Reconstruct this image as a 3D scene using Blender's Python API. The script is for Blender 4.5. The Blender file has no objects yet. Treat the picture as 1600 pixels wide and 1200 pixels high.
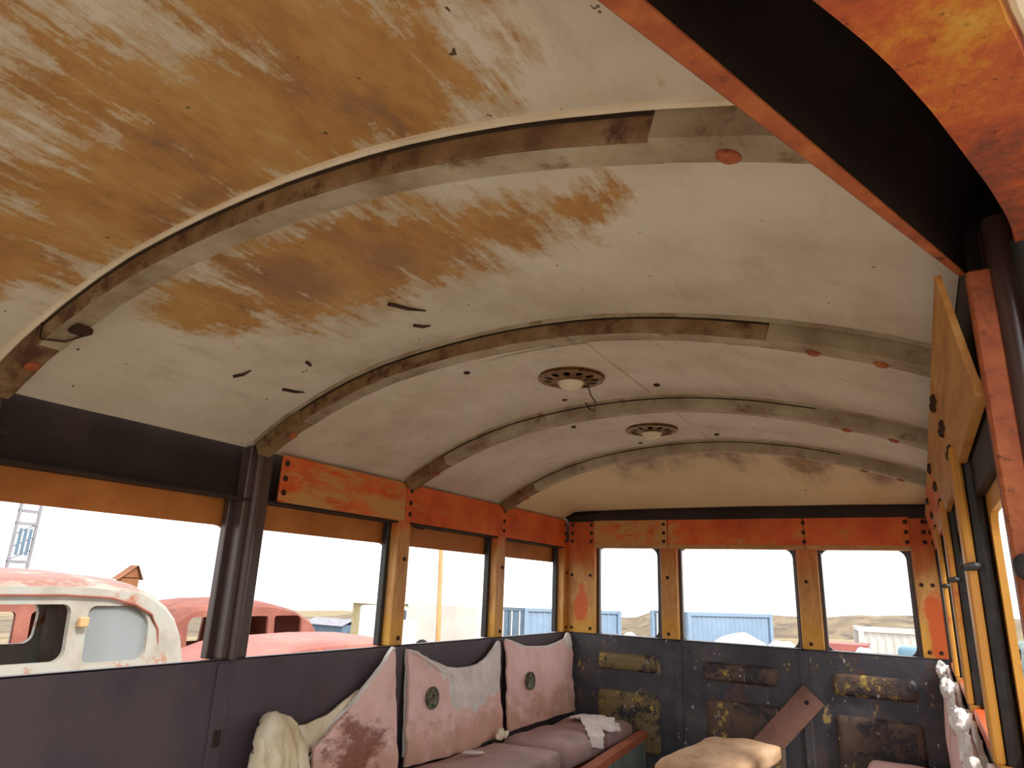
import bpy, bmesh, math, random
from mathutils import Vector, Matrix, noise as mnoise
from mathutils.geometry import tessellate_polygon

random.seed(7)
S = bpy.context.scene
COL = S.collection
H = 1.05                      # eye height above the bus floor; all coordinates below are relative to the eye

# ------------------------------------------------------------------ camera
cam_data = bpy.data.cameras.new('camera')
cam_data.sensor_width = 36.0
cam_data.lens = 24.03
cam_data.clip_start = 0.02
cam_data.clip_end = 500
cam = bpy.data.objects.new('camera', cam_data)
COL.objects.link(cam)
RX = Vector((0.868, 0.496, 0.039)); DN = Vector((-0.109, 0.266, -0.958)); FW = Vector((-0.485, 0.827, 0.284))
FW.normalize(); RX = (RX - FW * RX.dot(FW)).normalized(); UP = RX.cross(FW)
cam.matrix_world = Matrix(((RX.x, UP.x, -FW.x, 0), (RX.y, UP.y, -FW.y, 0), (RX.z, UP.z, -FW.z, H), (0, 0, 0, 1)))
S.camera = cam

# ------------------------------------------------------------------ sky, sun, exposure
world = bpy.data.worlds.new('overcast_sky'); S.world = world
world.use_nodes = True
bg = world.node_tree.nodes['Background']
bg.inputs[0].default_value = (0.97, 0.985, 1.0, 1)
bg.inputs[1].default_value = 1.0
sun_data = bpy.data.lights.new('sun', 'SUN')
sun_data.energy = 1.7
sun_data.angle = math.radians(8)
sun_data.color = (1.0, 0.95, 0.87)
sun = bpy.data.objects.new('sun', sun_data); COL.objects.link(sun)
sun.rotation_euler = Vector((-0.80, 0.22, -0.74)).to_track_quat('-Z', 'Y').to_euler()
vs = S.view_settings
vs.view_transform = 'Standard'; vs.look = 'None'; vs.gamma = 1.0; vs.use_curve_mapping = False
vs.exposure = 1.28
S.cycles.use_denoising = True
S.cycles.max_bounces = 10
S.cycles.diffuse_bounces = 7

# ------------------------------------------------------------------ node helpers
def srgb(r, g, b):
    f = lambda c: (c / 255 / 12.92) if c / 255 <= .04045 else ((c / 255 + .055) / 1.055) ** 2.4
    return (f(r), f(g), f(b), 1)

class G:
    """tiny wrapper for building a node material"""
    def __init__(self, name, rough=.6, metal=0.0, spec=.3):
        self.m = bpy.data.materials.new(name); self.m.use_nodes = True
        self.nt = self.m.node_tree
        self.b = self.nt.nodes['Principled BSDF']
        self.b.inputs['Roughness'].default_value = rough
        self.b.inputs['Metallic'].default_value = metal
        self.b.inputs['Specular IOR Level'].default_value = spec
        g = self.nt.nodes.new('ShaderNodeNewGeometry')
        v = self.nt.nodes.new('ShaderNodeVectorMath'); v.operation = 'SUBTRACT'
        self.nt.links.new(g.outputs['Position'], v.inputs[0]); v.inputs[1].default_value = (0, 0, H)
        self.pos = v.outputs[0]
        s = self.nt.nodes.new('ShaderNodeSeparateXYZ'); self.nt.links.new(self.pos, s.inputs[0])
        self.x, self.y, self.z = s.outputs
    def put(self, val, sock):
        if isinstance(val, bpy.types.NodeSocket): self.nt.links.new(val, sock)
        else: sock.default_value = val
    def noise(self, scale=5, detail=4, rough=.6, stretch=(1, 1, 1), off=(0, 0, 0), dist=0.0):
        mp = self.nt.nodes.new('ShaderNodeMapping'); mp.inputs['Scale'].default_value = stretch; mp.inputs['Location'].default_value = off
        self.nt.links.new(self.pos, mp.inputs[0])
        n = self.nt.nodes.new('ShaderNodeTexNoise'); n.inputs['Scale'].default_value = scale
        n.inputs['Detail'].default_value = detail; n.inputs['Roughness'].default_value = rough; n.inputs['Distortion'].default_value = dist
        self.nt.links.new(mp.outputs[0], n.inputs['Vector'])
        return n.outputs[0]
    def math(self, op, a, b=0.0, clamp=False):
        n = self.nt.nodes.new('ShaderNodeMath'); n.operation = op; n.use_clamp = clamp
        self.put(a, n.inputs[0]); self.put(b, n.inputs[1]); return n.outputs[0]
    def step(self, v, lo, hi):
        n = self.nt.nodes.new('ShaderNodeMapRange'); n.interpolation_type = 'SMOOTHSTEP'
        self.put(v, n.inputs[0]); n.inputs[1].default_value = lo; n.inputs[2].default_value = hi
        return n.outputs[0]
    def ramp(self, fac, stops):
        n = self.nt.nodes.new('ShaderNodeValToRGB'); e = n.color_ramp.elements
        while len(e) < len(stops): e.new(.5)
        for k, (p, c) in enumerate(stops): e[k].position = p; e[k].color = c
        self.put(fac, n.inputs[0]); return n.outputs[0]
    def mix(self, fac, a, b):
        n = self.nt.nodes.new('ShaderNodeMix'); n.data_type = 'RGBA'
        self.put(fac, n.inputs[0]); self.put(a, n.inputs[6]); self.put(b, n.inputs[7]); return n.outputs[2]
    def ellipse(self, cx, cy, rx, ry, s=1.0, ax='xy', ang=0.0):
        c = (cx, cy, 0) if ax == 'xy' else ((0, cx, cy) if ax == 'yz' else (cx, 0, cy))
        d = (rx, ry, 1e4) if ax == 'xy' else ((1e4, rx, ry) if ax == 'yz' else (rx, 1e4, ry))
        a = self.nt.nodes.new('ShaderNodeVectorMath'); a.operation = 'SUBTRACT'; self.nt.links.new(self.pos, a.inputs[0]); a.inputs[1].default_value = c
        src = a.outputs[0]
        if ang:
            r = self.nt.nodes.new('ShaderNodeVectorRotate'); r.rotation_type = 'Z_AXIS'; self.nt.links.new(src, r.inputs[0]); r.inputs['Angle'].default_value = ang; src = r.outputs[0]
        m = self.nt.nodes.new('ShaderNodeVectorMath'); m.operation = 'DIVIDE'; self.nt.links.new(src, m.inputs[0]); m.inputs[1].default_value = d
        l = self.nt.nodes.new('ShaderNodeVectorMath'); l.operation = 'LENGTH'; self.nt.links.new(m.outputs[0], l.inputs[0])
        v = self.math('SUBTRACT', 1.0, l.outputs['Value'])
        return self.math('MULTIPLY', self.math('MAXIMUM', v, -.6), s)
    def union(self, lst):
        v = lst[0]
        for u in lst[1:]: v = self.math('MAXIMUM', v, u)
        return v
    def bump(self, h, strength=.3, dist=.01):
        n = self.nt.nodes.new('ShaderNodeBump'); n.inputs['Strength'].default_value = strength; n.inputs['Distance'].default_value = dist
        self.put(h, n.inputs['Height']); self.nt.links.new(n.outputs[0], self.b.inputs['Normal'])
    def color(self, c): self.put(c, self.b.inputs['Base Color']); return self
    def rough(self, r): self.put(r, self.b.inputs['Roughness']); return self

def patina(name, stops, scale=6, wear=None, wear_lo=.55, wear_hi=.68, wear_scale=9, rough=.6, stretch=(1, 1, 1), bump=.15, spec=.3, metal=0.0, detail=5):
    g = G(name, rough, metal, spec)
    c = g.ramp(g.noise(scale, detail, .62, stretch), stops)
    w = g.noise(wear_scale, 8, .7, stretch, (3.1, 7.7, 1.3))
    if wear: c = g.mix(g.step(w, wear_lo, wear_hi), c, wear)
    g.color(c); g.bump(w, bump, .006)
    return g.m

MAT = {}
# cream painted ceiling sheet with rust stains
def m_ceiling():
    g = G('cream_ceiling_paint', .55, 0, .35)
    base = g.ramp(g.noise(3.2, 5, .6), [(.3, srgb(190, 178, 158)), (.5, srgb(208, 198, 180)), (.72, srgb(216, 208, 194))])
    grime = g.step(g.noise(14, 6, .7, (1, .35, 1)), .5, .8)
    base = g.mix(g.math('MULTIPLY', grime, .35), base, srgb(150, 128, 96))
    rubs = g.step(g.noise(2.2, 6, .65, (1.6, 1, 1), (5, 2, 0)), .56, .75)
    base = g.mix(g.math('MULTIPLY', rubs, .4), base, srgb(168, 146, 112))
    e0 = g.union([g.ellipse(-.63, .58, .24, .34), g.ellipse(-.93, .64, .40, .26), g.ellipse(-1.28, .64, .44, .20, 1), g.ellipse(-1.62, .585, .28, .11, .9),
                  g.ellipse(-.45, .46, .12, .18, .6), g.ellipse(-.62, .38, .26, .20, .9), g.ellipse(-1.05, .45, .40, .26, .55), g.ellipse(-1.40, .46, .30, .2, .5)])
    e0 = g.math('MULTIPLY', e0, g.math('LESS_THAN', g.y, .79))
    e1 = g.union([g.ellipse(-1.50, 1.03, .18, .19, .95, 'xy', .3), g.ellipse(-1.19, 1.09, .36, .28, 1.1, 'xy', .2), g.ellipse(-.92, 1.08, .28, .23, 1), g.ellipse(-.68, 1.09, .20, .14, .8), g.ellipse(-.50, 1.04, .09, .10, .62), g.ellipse(-.40, 1.0, .05, .09, .62)])
    e1 = g.math('MULTIPLY', e1, g.math('GREATER_THAN', g.y, .80))
    e = g.math('ADD', e0, e1)
    n = g.noise(3.0, 9, .72, (8.5, 1.5, 3), (0, 0, 0), .2)
    n2 = g.noise(7, 9, .78, (1.2, 1.2, 1.2), (3, 1, 8))
    fine = g.noise(40, 7, .75, (1, .4, 1), (1, 2, 3))
    v = g.math('ADD', e, g.math('MULTIPLY', g.math('SUBTRACT', n, .55), 1.9))
    v = g.math('ADD', v, g.math('MULTIPLY', g.math('SUBTRACT', n2, .5), 1.7))
    v = g.math('ADD', v, g.math('MULTIPLY', g.math('SUBTRACT', fine, .5), .35))
    tint = g.math('MULTIPLY', g.step(v, -.12, .15), .5)
    base = g.mix(tint, base, srgb(178, 142, 84))
    st = g.math('MULTIPLY', g.step(v, .12, .36), .88)
    sc = g.ramp(g.math('ADD', g.math('MULTIPLY', g.noise(4.5, 8, .7, (1.5, .8, 1), (9, 4, 2)), .7), g.math('MULTIPLY', fine, .3)), [(.34, srgb(126, 86, 58)), (.43, srgb(158, 108, 50)), (.52, srgb(178, 128, 60)), (.64, srgb(190, 150, 86))])
    core = g.step(g.math('ADD', g.union([g.ellipse(-1.27, 1.07, .16, .2, .9), g.ellipse(-1.0, 1.12, .14, .16, .7), g.ellipse(-1.15, .72, .2, .06, .6)]), g.math('MULTIPLY', n2, .6)), .40, .9)
    sc = g.mix(g.math('MULTIPLY', core, .5), sc, srgb(112, 66, 58))
    c = g.mix(st, base, sc)
    # brown soak marks on the rear dome sheet
    r = g.math('MULTIPLY', g.math('GREATER_THAN', g.y, 3.36), g.union([g.ellipse(-1.25, 3.55, .4, .4), g.ellipse(-.85, 3.55, .4, .4), g.ellipse(-.45, 3.6, .25, .5), g.ellipse(-.1, 3.7, .15, .3)]))
    rv = g.step(g.math('ADD', r, g.math('MULTIPLY', g.math('SUBTRACT', g.noise(4, 6, .7, (2, .8, 1), (1, 1, 4)), .5), 1.8)), .05, 1.0)
    c = g.mix(g.math('MULTIPLY', rv, .9), c, srgb(136, 96, 46))
    dome = g.math('GREATER_THAN', g.y, 3.41)
    c = g.mix(g.math('MULTIPLY', g.math('MULTIPLY', dome, .55), g.step(rv, .9, .1)), c, srgb(226, 196, 130))
    fl = g.step(g.noise(34, 3, .5, (1, 1, 1), (6, 6, 6)), .735, .76)
    c = g.mix(fl, c, srgb(84, 60, 46))
    g.color(c); g.bump(g.noise(2.5, 4, .6), .35, .02)
    return g.m
MAT['ceiling'] = m_ceiling()
MAT['rib'] = patina('stained_rib_metal', [(.3, srgb(128, 108, 84)), (.5, srgb(160, 144, 120)), (.7, srgb(178, 166, 144))], 7, srgb(110, 78, 48), .54, .72, 9, .55)
MAT['rib_brown'] = patina('rusty_shaded_rib_metal', [(.3, srgb(92, 64, 40)), (.5, srgb(124, 94, 62)), (.7, srgb(140, 116, 86))], 8, srgb(78, 48, 30), .5, .66, 12, .55)  # rust on the rib webs, painted shading on the left sleeves
MAT['bead'] = patina('cream_bead', [(.3, srgb(214, 196, 166)), (.7, srgb(232, 220, 198))], 8, srgb(150, 110, 70), .62, .75, 12, .45)
MAT['dark_seam'] = patina('dark_sealant', [(.3, srgb(44, 32, 24)), (.7, srgb(70, 54, 40))], 14, None, rough=.8)

def m_orange(name, wear_amt=.5, yellow=False):
    g = G(name, .5, 0, .35)
    a = g.ramp(g.noise(5, 5, .6), [(.3, srgb(186, 72, 32)), (.5, srgb(212, 94, 40)), (.72, srgb(226, 120, 52))])
    w = g.step(g.noise(7, 8, .7, (1.0, .35, 1.6), (4, 2, 9)), .62 - .18 * wear_amt, .78 - .18 * wear_amt)
    a = g.mix(w, a, srgb(196, 146, 84))
    d = g.step(g.noise(20, 5, .7, (1, .5, 1), (8, 8, 8)), .66, .8)
    a = g.mix(d, a, srgb(96, 52, 34))
    g.color(a); g.bump(w, .15, .004)
    return g.m
MAT['orange'] = m_orange('worn_orange_paint', .35)
MAT['orange_worn'] = m_orange('heavily_worn_orange_paint', 1.2)
MAT['orange_red'] = m_orange('red_orange_paint', 0.15)
MAT['orange_scuffed'] = m_orange('scuffed_orange_paint', .62)
MAT['tan_lip'] = patina('tan_bare_paint', [(.3, srgb(170, 122, 72)), (.6, srgb(194, 150, 98)), (.8, srgb(204, 164, 116))], 8, srgb(176, 92, 46), .58, .7, 9, .5)

def m_rearpost():
    g = G('orange_over_yellow_paint', .5, 0, .35)
    zz = g.math('ADD', g.z, g.math('MULTIPLY', g.math('SUBTRACT', g.noise(6, 5, .6, (1, 1, .6)), .5), .45))
    yel = g.ramp(g.noise(8, 5, .6), [(.35, srgb(196, 138, 48)), (.65, srgb(216, 164, 70))])
    tan = g.ramp(g.noise(9, 6, .7, (2.5, 2.5, .6)), [(.35, srgb(176, 112, 52)), (.6, srgb(206, 156, 92))])
    org = g.ramp(g.noise(6, 5, .6), [(.35, srgb(186, 70, 30)), (.65, srgb(214, 96, 38))])
    c = g.mix(g.step(zz, -.22, -.04), yel, tan)
    c = g.mix(g.math('MULTIPLY', g.step(zz, .10, .30), .85), c, org)
    ov = g.union([g.ellipse(-1.90, -.08, .055, .13, 1, 'xz'), g.ellipse(.06, -.12, .06, .2, 1, 'xz')])
    c = g.mix(g.step(g.math('ADD', ov, g.math('MULTIPLY', g.math('SUBTRACT', g.noise(10, 4, .6), .5), 1.5)), .0, .35), c, srgb(206, 96, 40))
    d = g.step(g.noise(24, 5, .7, (1, 1, .5), (8, 8, 8)), .66, .8)
    c = g.mix(d, c, srgb(110, 64, 36))
    g.color(c); return g.m
MAT['post'] = m_rearpost()
MAT['yellow'] = patina('faded_yellow_paint', [(.3, srgb(178, 118, 46)), (.55, srgb(202, 146, 62)), (.75, srgb(196, 132, 72))], 5, srgb(172, 88, 44), .52, .66, 7, .5, (1, 1, .5))
def m_streak():
    g = G('streaked_yellow_paint', .5, 0, .35)
    c = g.ramp(g.noise(7, 7, .7, (3, .5, 3)), [(.3, srgb(150, 92, 44)), (.48, srgb(186, 130, 62)), (.62, srgb(198, 150, 84)), (.75, srgb(176, 100, 48))])
    d = g.step(g.noise(16, 7, .75, (2, .6, 2), (3, 3, 3)), .6, .72); c = g.mix(d, c, srgb(120, 66, 36))
    g.color(c); return g.m
MAT['streak'] = m_streak()
MAT['skin'] = patina('brown_orange_skin', [(.3, srgb(164, 96, 42)), (.6, srgb(192, 120, 58)), (.8, srgb(202, 140, 76))], 4, srgb(120, 72, 40), .6, .75, 7, .6)
def m_primer():
    g = G('dark_primer_steel', .45, 0, .3)
    c = g.ramp(g.noise(3, 5, .62, (1, 1, .5)), [(.3, srgb(72, 62, 68)), (.5, srgb(84, 74, 80)), (.7, srgb(94, 82, 86))])
    b = g.step(g.noise(4, 7, .7, (1, 1, .6), (3, 7, 1)), .54, .72); c = g.mix(g.math('MULTIPLY', b, .45), c, srgb(110, 80, 74))
    k = g.step(g.noise(26, 3, .5, (1, 1, .10), (1, 4, 2)), .70, .74); c = g.mix(g.math('MULTIPLY', k, .8), c, srgb(160, 140, 128))
    g.color(c); g.bump(g.noise(2.5, 3, .5), .2, .01); return g.m
MAT['primer'] = m_primer()
MAT['recess'] = patina('dark_channel_metal', [(.3, srgb(34, 26, 24)), (.55, srgb(50, 38, 34)), (.75, srgb(64, 50, 42))], 5, srgb(78, 58, 46), .62, .74, 8, .7)  # dark brown tone for channels, cove strip and backing parts
MAT['dark_post'] = patina('dark_brown_post', [(.3, srgb(60, 46, 44)), (.6, srgb(80, 62, 58)), (.8, srgb(92, 72, 64))], 6, srgb(120, 72, 50), .66, .75, 9, .35, (1, 1, .4), .1, .5)
MAT['bolt'] = patina('rusty_bolt', [(.3, srgb(42, 26, 22)), (.7, srgb(72, 42, 32))], 30, None, rough=.6)
MAT['rubber'] = patina('cracked_black_rubber', [(.3, srgb(26, 25, 26)), (.6, srgb(44, 42, 42)), (.8, srgb(70, 68, 66))], 30, srgb(96, 92, 88), .68, .8, 40, .45, (1, 1, .6), .6, .5)
MAT['door_rust'] = patina('rust_orange_flange', [(.28, srgb(120, 58, 38)), (.5, srgb(158, 82, 46)), (.75, srgb(184, 112, 56))], 16, srgb(84, 46, 34), .58, .70, 34, .55, (1, 1, 1), .5)
def m_outer():
    g = G('flaking_yellow_rust', .6, 0, .3)
    v = g.math('ADD', g.noise(16, 10, .78), g.math('MULTIPLY', g.ellipse(.07, .56, .09, .13), .17))
    c = g.ramp(v, [(.34, srgb(120, 64, 48)), (.48, srgb(172, 80, 44)), (.58, srgb(186, 96, 46)), (.66, srgb(196, 124, 44)), (.78, srgb(204, 158, 70))])
    d = g.step(g.noise(60, 8, .8), .56, .68)
    c = g.mix(g.math('MULTIPLY', d, .8), c, srgb(92, 44, 28)); g.color(c); g.bump(g.noise(46, 6, .75), .6, .004); return g.m
MAT['door_outer'] = m_outer()
MAT['door_dark'] = patina('dark_door_channel', [(.3, srgb(24, 17, 15)), (.6, srgb(32, 22, 19)), (.8, srgb(42, 28, 24))], 5, None, rough=.5)
MAT['pillar'] = patina('glossy_dark_pillar', [(.3, srgb(52, 36, 36)), (.7, srgb(76, 54, 50))], 7, srgb(110, 62, 44), .66, .76, 12, .25, (1, 1, .4), .1, .6)
def m_rear():
    g = G('dark_rear_panel', .5, 0, .4)
    c = g.ramp(g.noise(4, 6, .65), [(.3, srgb(46, 47, 56)), (.5, srgb(66, 66, 74)), (.7, srgb(92, 88, 90))])
    b = g.step(g.noise(6, 7, .7, (1, 1, .6), (2, 5, 7)), .55, .7); c = g.mix(g.math('MULTIPLY', b, .7), c, srgb(98, 72, 62))
    f = g.step(g.noise(13, 8, .75, (1, 1, .6), (5, 1, 1)), .60, .65); c = g.mix(f, c, srgb(176, 150, 90))
    s = g.step(g.noise(22, 6, .7, (1, 1, .5), (7, 1, 9)), .64, .68); c = g.mix(s, c, srgb(198, 200, 198))
    g.color(c); g.bump(f, .2, .004); return g.m
MAT['rear'] = m_rear()
def m_emboss():
    g = G('peeling_olive_panel', .5, 0, .35)
    c = g.ramp(g.noise(5, 6, .65, (1, 1, 1), (1, 0, 2)), [(.3, srgb(66, 58, 58)), (.5, srgb(92, 76, 68)), (.7, srgb(112, 92, 74))])
    left = g.step(g.x, -1.15, -1.5)
    c = g.mix(g.math('MULTIPLY', left, .6), c, srgb(134, 120, 72))
    f = g.step(g.noise(11, 8, .75, (1, 1, .8), (5, 3, 1)), .58, .63); c = g.mix(f, c, srgb(190, 162, 82))
    k = g.step(g.noise(7, 9, .78, (1, 1, 1), (0, 3, 6)), .50, .57); c = g.mix(k, c, srgb(50, 47, 54))
    w = g.step(g.noise(16, 8, .75, (1, 1, .6), (7, 2, 9)), .63, .68); c = g.mix(w, c, srgb(190, 190, 186))
    g.color(c); g.bump(f, .2, .004); return g.m
MAT['emboss'] = m_emboss()
def m_pink(name, rust):
    g = G(name, .55, 0, .3)
    c = g.ramp(g.noise(5, 5, .6), [(.3, srgb(228, 184, 174)), (.55, srgb(240, 202, 194)), (.75, srgb(246, 214, 208))])
    if rust:
        lim = g.math('ADD', g.math('MULTIPLY', g.z, -1.6), g.math('MULTIPLY', g.noise(7, 8, .72, (1, 1, 1.4)), 1.4))
        c = g.mix(g.math('MULTIPLY', g.step(lim, 1.5, 1.85), .6), c, srgb(186, 140, 104))
        s = g.math('ADD', g.ellipse(2.20, -.62, .26, .20, .9, 'yz'), g.math('MULTIPLY', g.math('SUBTRACT', g.noise(7, 9, .78, (1, 1.0, 2.2)), .5), 2.6))
        c = g.mix(g.math('MULTIPLY', g.step(s, .22, .7), .9), c, srgb(132, 78, 60))
    g.color(c); g.bump(g.noise(9, 4, .6), .25, .01); return g.m
MAT['pink'] = m_pink('faded_pink_vinyl', True)
MAT['pink_clean'] = m_pink('pale_pink_vinyl', False)
MAT['batting'] = patina('grey_white_batting', [(.3, srgb(212, 204, 198)), (.6, srgb(234, 228, 224)), (.8, srgb(244, 241, 240))], 14, srgb(176, 166, 150), .62, .76, 16, .95, (1, 1, 1), .7, .05)
MAT['cream_cloth'] = patina('yellowed_cotton', [(.3, srgb(206, 190, 154)), (.6, srgb(236, 226, 200)), (.8, srgb(244, 238, 220))], 9, srgb(150, 126, 90), .60, .75, 12, .95, (1, 1, .5), .5, .05)
MAT['mauve'] = patina('dusty_mauve_vinyl', [(.3, srgb(150, 122, 120)), (.55, srgb(174, 144, 140)), (.75, srgb(190, 164, 156))], 6, srgb(180, 160, 136), .58, .72, 8, .5)
MAT['tan'] = patina('dirty_tan_cushion', [(.3, srgb(172, 136, 104)), (.5, srgb(206, 170, 134)), (.7, srgb(226, 190, 162))], 7, srgb(158, 126, 84), .55, .7, 10, .7, (1, .5, 1))
MAT['red_board'] = patina('red_brown_board', [(.3, srgb(128, 66, 46)), (.6, srgb(164, 92, 62)), (.8, srgb(176, 112, 82))], 8, srgb(96, 62, 50), .6, .7, 10, .6, (1, .3, 1))
MAT['teal'] = patina('teal_grey_panel', [(.3, srgb(84, 100, 100)), (.55, srgb(112, 126, 122)), (.75, srgb(128, 138, 132))], 6, srgb(70, 60, 54), .58, .68, 8, .5, (1, 1, .4))
MAT['plank'] = patina('rust_brown_plank', [(.3, srgb(104, 74, 66)), (.6, srgb(122, 88, 76)), (.8, srgb(136, 100, 84))], 8, srgb(88, 60, 54), .6, .7, 12, .6)
MAT['floor'] = patina('pale_bounce_floor', [(.3, srgb(160, 146, 130)), (.6, srgb(186, 172, 156)), (.8, srgb(200, 188, 172))], 5, srgb(96, 78, 66), .58, .7, 9, .8)  # floor is out of view, lightened to bounce light onto the seats
MAT['hole'] = patina('dark_green_felt', [(.3, srgb(60, 60, 50)), (.5, srgb(104, 104, 88)), (.7, srgb(150, 148, 130))], 60, srgb(52, 48, 42), .52, .62, 45, .9)
MAT['brass'] = patina('tarnished_brass_rim', [(.3, srgb(96, 66, 38)), (.6, srgb(142, 106, 62)), (.8, srgb(178, 146, 98))], 30, srgb(76, 44, 34), .50, .62, 40, .4, (1, 1, 1), .1, .4, .4)
def m_glass(name, col, rough=.15):
    g = G(name, rough, 0, .5); g.color(col); return g.m
MAT['dome'] = m_glass('milky_lamp_glass', srgb(226, 214, 188), .2)
# outdoors
def m_ground():
    g = G('gravel_and_dry_grass', .9, 0, .1)
    gravel = g.ramp(g.noise(1.2, 6, .65), [(.3, srgb(144, 134, 118)), (.6, srgb(162, 153, 138)), (.8, srgb(174, 168, 158))])
    grass = g.ramp(g.noise(.4, 7, .7), [(.3, srgb(118, 104, 80)), (.5, srgb(138, 124, 96)), (.7, srgb(152, 140, 114))])
    v = g.nt.nodes.new('ShaderNodeVectorMath'); v.operation = 'LENGTH'; g.nt.links.new(g.pos, v.inputs[0])
    d = g.math('ADD', v.outputs['Value'], g.math('MULTIPLY', g.noise(.3, 5, .6), 6))
    g.color(g.mix(g.step(d, 11, 18), gravel, grass)); return g.m
MAT['ground'] = m_ground()
MAT['hill'] = patina('dry_grass_hill', [(.3, srgb(92, 78, 64)), (.5, srgb(116, 100, 78)), (.7, srgb(140, 124, 98))], .3, srgb(84, 72, 66), .50, .62, .4, .95, (1, .35, 3), .05)
MAT['car_cream'] = patina('rusted_cream_car_paint', [(.3, srgb(136, 132, 120)), (.5, srgb(154, 150, 140)), (.7, srgb(146, 154, 150))], 5, srgb(146, 92, 66), .55, .66, 5, .5)
def m_roofrust():
    g = G('rust_topped_car_paint', .5, 0, .3)
    c = g.ramp(g.noise(4, 5, .6), [(.3, srgb(140, 134, 122)), (.7, srgb(158, 152, 142))])
    v = g.math('ADD', g.noise(5, 8, .72, (1, .6, 1.4)), g.math('MULTIPLY', g.step(g.z, -.2, -.05), .22))
    c = g.mix(g.math('MULTIPLY', g.step(v, .54, .68), .9), c, srgb(134, 82, 68)); g.color(c); return g.m
MAT['car_top'] = m_roofrust()
MAT['rust_car'] = patina('red_rust_body', [(.3, srgb(112, 64, 54)), (.55, srgb(138, 84, 70)), (.75, srgb(154, 100, 84))], 2.5, srgb(110, 64, 54), .56, .68, 5, .7)
MAT['pink_car'] = patina('pink_rust_body', [(.3, srgb(140, 84, 76)), (.55, srgb(160, 102, 92)), (.75, srgb(168, 114, 102))], 2, srgb(188, 104, 72), .58, .68, 3.5, .6)
MAT['car_dark'] = patina('dark_car_interior', [(.3, srgb(52, 40, 34)), (.7, srgb(84, 66, 54))], 4, None, rough=.9)
MAT['tyre'] = patina('tyre_rubber', [(.3, srgb(40, 38, 38)), (.7, srgb(62, 60, 58))], 12, None, rough=.85)
MAT['blue_box'] = patina('pale_blue_steel', [(.3, srgb(118, 138, 162)), (.7, srgb(132, 154, 178))], .8, srgb(112, 122, 132), .66, .76, 2, .6)
MAT['blue_door'] = patina('slate_blue_steel', [(.3, srgb(84, 102, 120)), (.7, srgb(104, 124, 142))], 1, srgb(150, 160, 168), .62, .7, 3, .6)
MAT['white_box'] = patina('off_white_steel', [(.3, srgb(196, 192, 186)), (.7, srgb(214, 210, 204))], .8, srgb(170, 150, 130), .68, .78, 2, .6)
MAT['white_paint'] = patina('white_truck_paint', [(.3, srgb(214, 214, 212)), (.7, srgb(226, 226, 224))], 1, None, rough=.4)
MAT['pole'] = patina('orange_brown_timber', [(.3, srgb(176, 134, 92)), (.7, srgb(204, 164, 118))], 2, srgb(150, 104, 66), .6, .7, 3, .8, (1, 1, .3))
MAT['shed'] = patina('rust_brown_boards', [(.3, srgb(118, 74, 50)), (.7, srgb(142, 94, 62))], 2, None, rough=.8)
MAT['lattice'] = patina('grey_lattice_steel', [(.3, srgb(120, 118, 126)), (.7, srgb(144, 142, 150))], 2, None, rough=.6)
MAT['red_truck'] = patina('faded_red_steel', [(.3, srgb(150, 84, 80)), (.7, srgb(172, 102, 94))], 1, None, rough=.6)
MAT['snow'] = patina('white_snow', [(.3, srgb(236, 238, 242)), (.7, srgb(244, 244, 246))], 1, None, rough=.9)
MAT['window_dark'] = m_glass('dark_window_glass', srgb(70, 78, 84), .1)
MAT['blue_car'] = patina('blue_car_paint', [(.3, srgb(92, 122, 142)), (.7, srgb(110, 140, 158))], 1, None, rough=.4)
MAT['weed'] = patina('dry_weed', [(.3, srgb(150, 138, 108)), (.7, srgb(176, 164, 132))], 4, None, rough=.9)
def m_pane():
    g = G('dusty_car_glass', .08, 0, .5); g.color(srgb(176, 184, 186))
    g.b.inputs['Alpha'].default_value = .30
    return g.m
MAT['pane'] = m_pane()

# ------------------------------------------------------------------ mesh helpers
ORG = {}                               # object name -> origin in eye-relative coordinates
def add(name, vf, mat, parent=None, smooth=False, origin=None):
    """one mesh object from eye-relative world coordinates"""
    verts, faces = vf
    if origin is None:
        xs = [v[0] for v in verts]; ys = [v[1] for v in verts]; zs = [v[2] for v in verts]
        origin = ((min(xs) + max(xs)) / 2, (min(ys) + max(ys)) / 2, min(zs))
    me = bpy.data.meshes.new(name)
    me.from_pydata([(v[0] - origin[0], v[1] - origin[1], v[2] - origin[2]) for v in verts], [], faces)
    bm = bmesh.new(); bm.from_mesh(me); bmesh.ops.recalc_face_normals(bm, faces=bm.faces); bm.to_mesh(me); bm.free()
    if smooth:
        me.polygons.foreach_set('use_smooth', [True] * len(me.polygons)); me.set_sharp_from_angle(angle=math.radians(38))
    me.materials.append(MAT[mat] if isinstance(mat, str) else mat)
    o = bpy.data.objects.new(name, me)
    place(o, origin, parent)
    return o
def place(o, origin, parent):
    COL.objects.link(o)
    ORG[o.name] = origin
    if parent:
        p = ORG[parent.name]; o.parent = parent
        o.location = (origin[0] - p[0], origin[1] - p[1], origin[2] - p[2])
    else:
        o.location = (origin[0], origin[1], origin[2] + H)
def again(src, origin, parent, rot=None):
    o = bpy.data.objects.new(src.name.split('.')[0], src.data)
    place(o, origin, parent)
    o.rotation_euler = rot if rot else src.rotation_euler
    return o
def empty(name, origin, label=None, cat=None, group=None):
    o = bpy.data.objects.new(name, None); o.empty_display_size = .1
    place(o, origin, None)
    if label: tag(o, label, cat, group)
    return o
def tag(o, label, cat, group=None):
    o['label'] = label; o['category'] = cat
    if group: o['group'] = group
    return o
def structure(o, label=None, cat=None):
    o['kind'] = 'structure'
    if label: o['label'] = label
    if cat: o['category'] = cat
    return o

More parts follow.
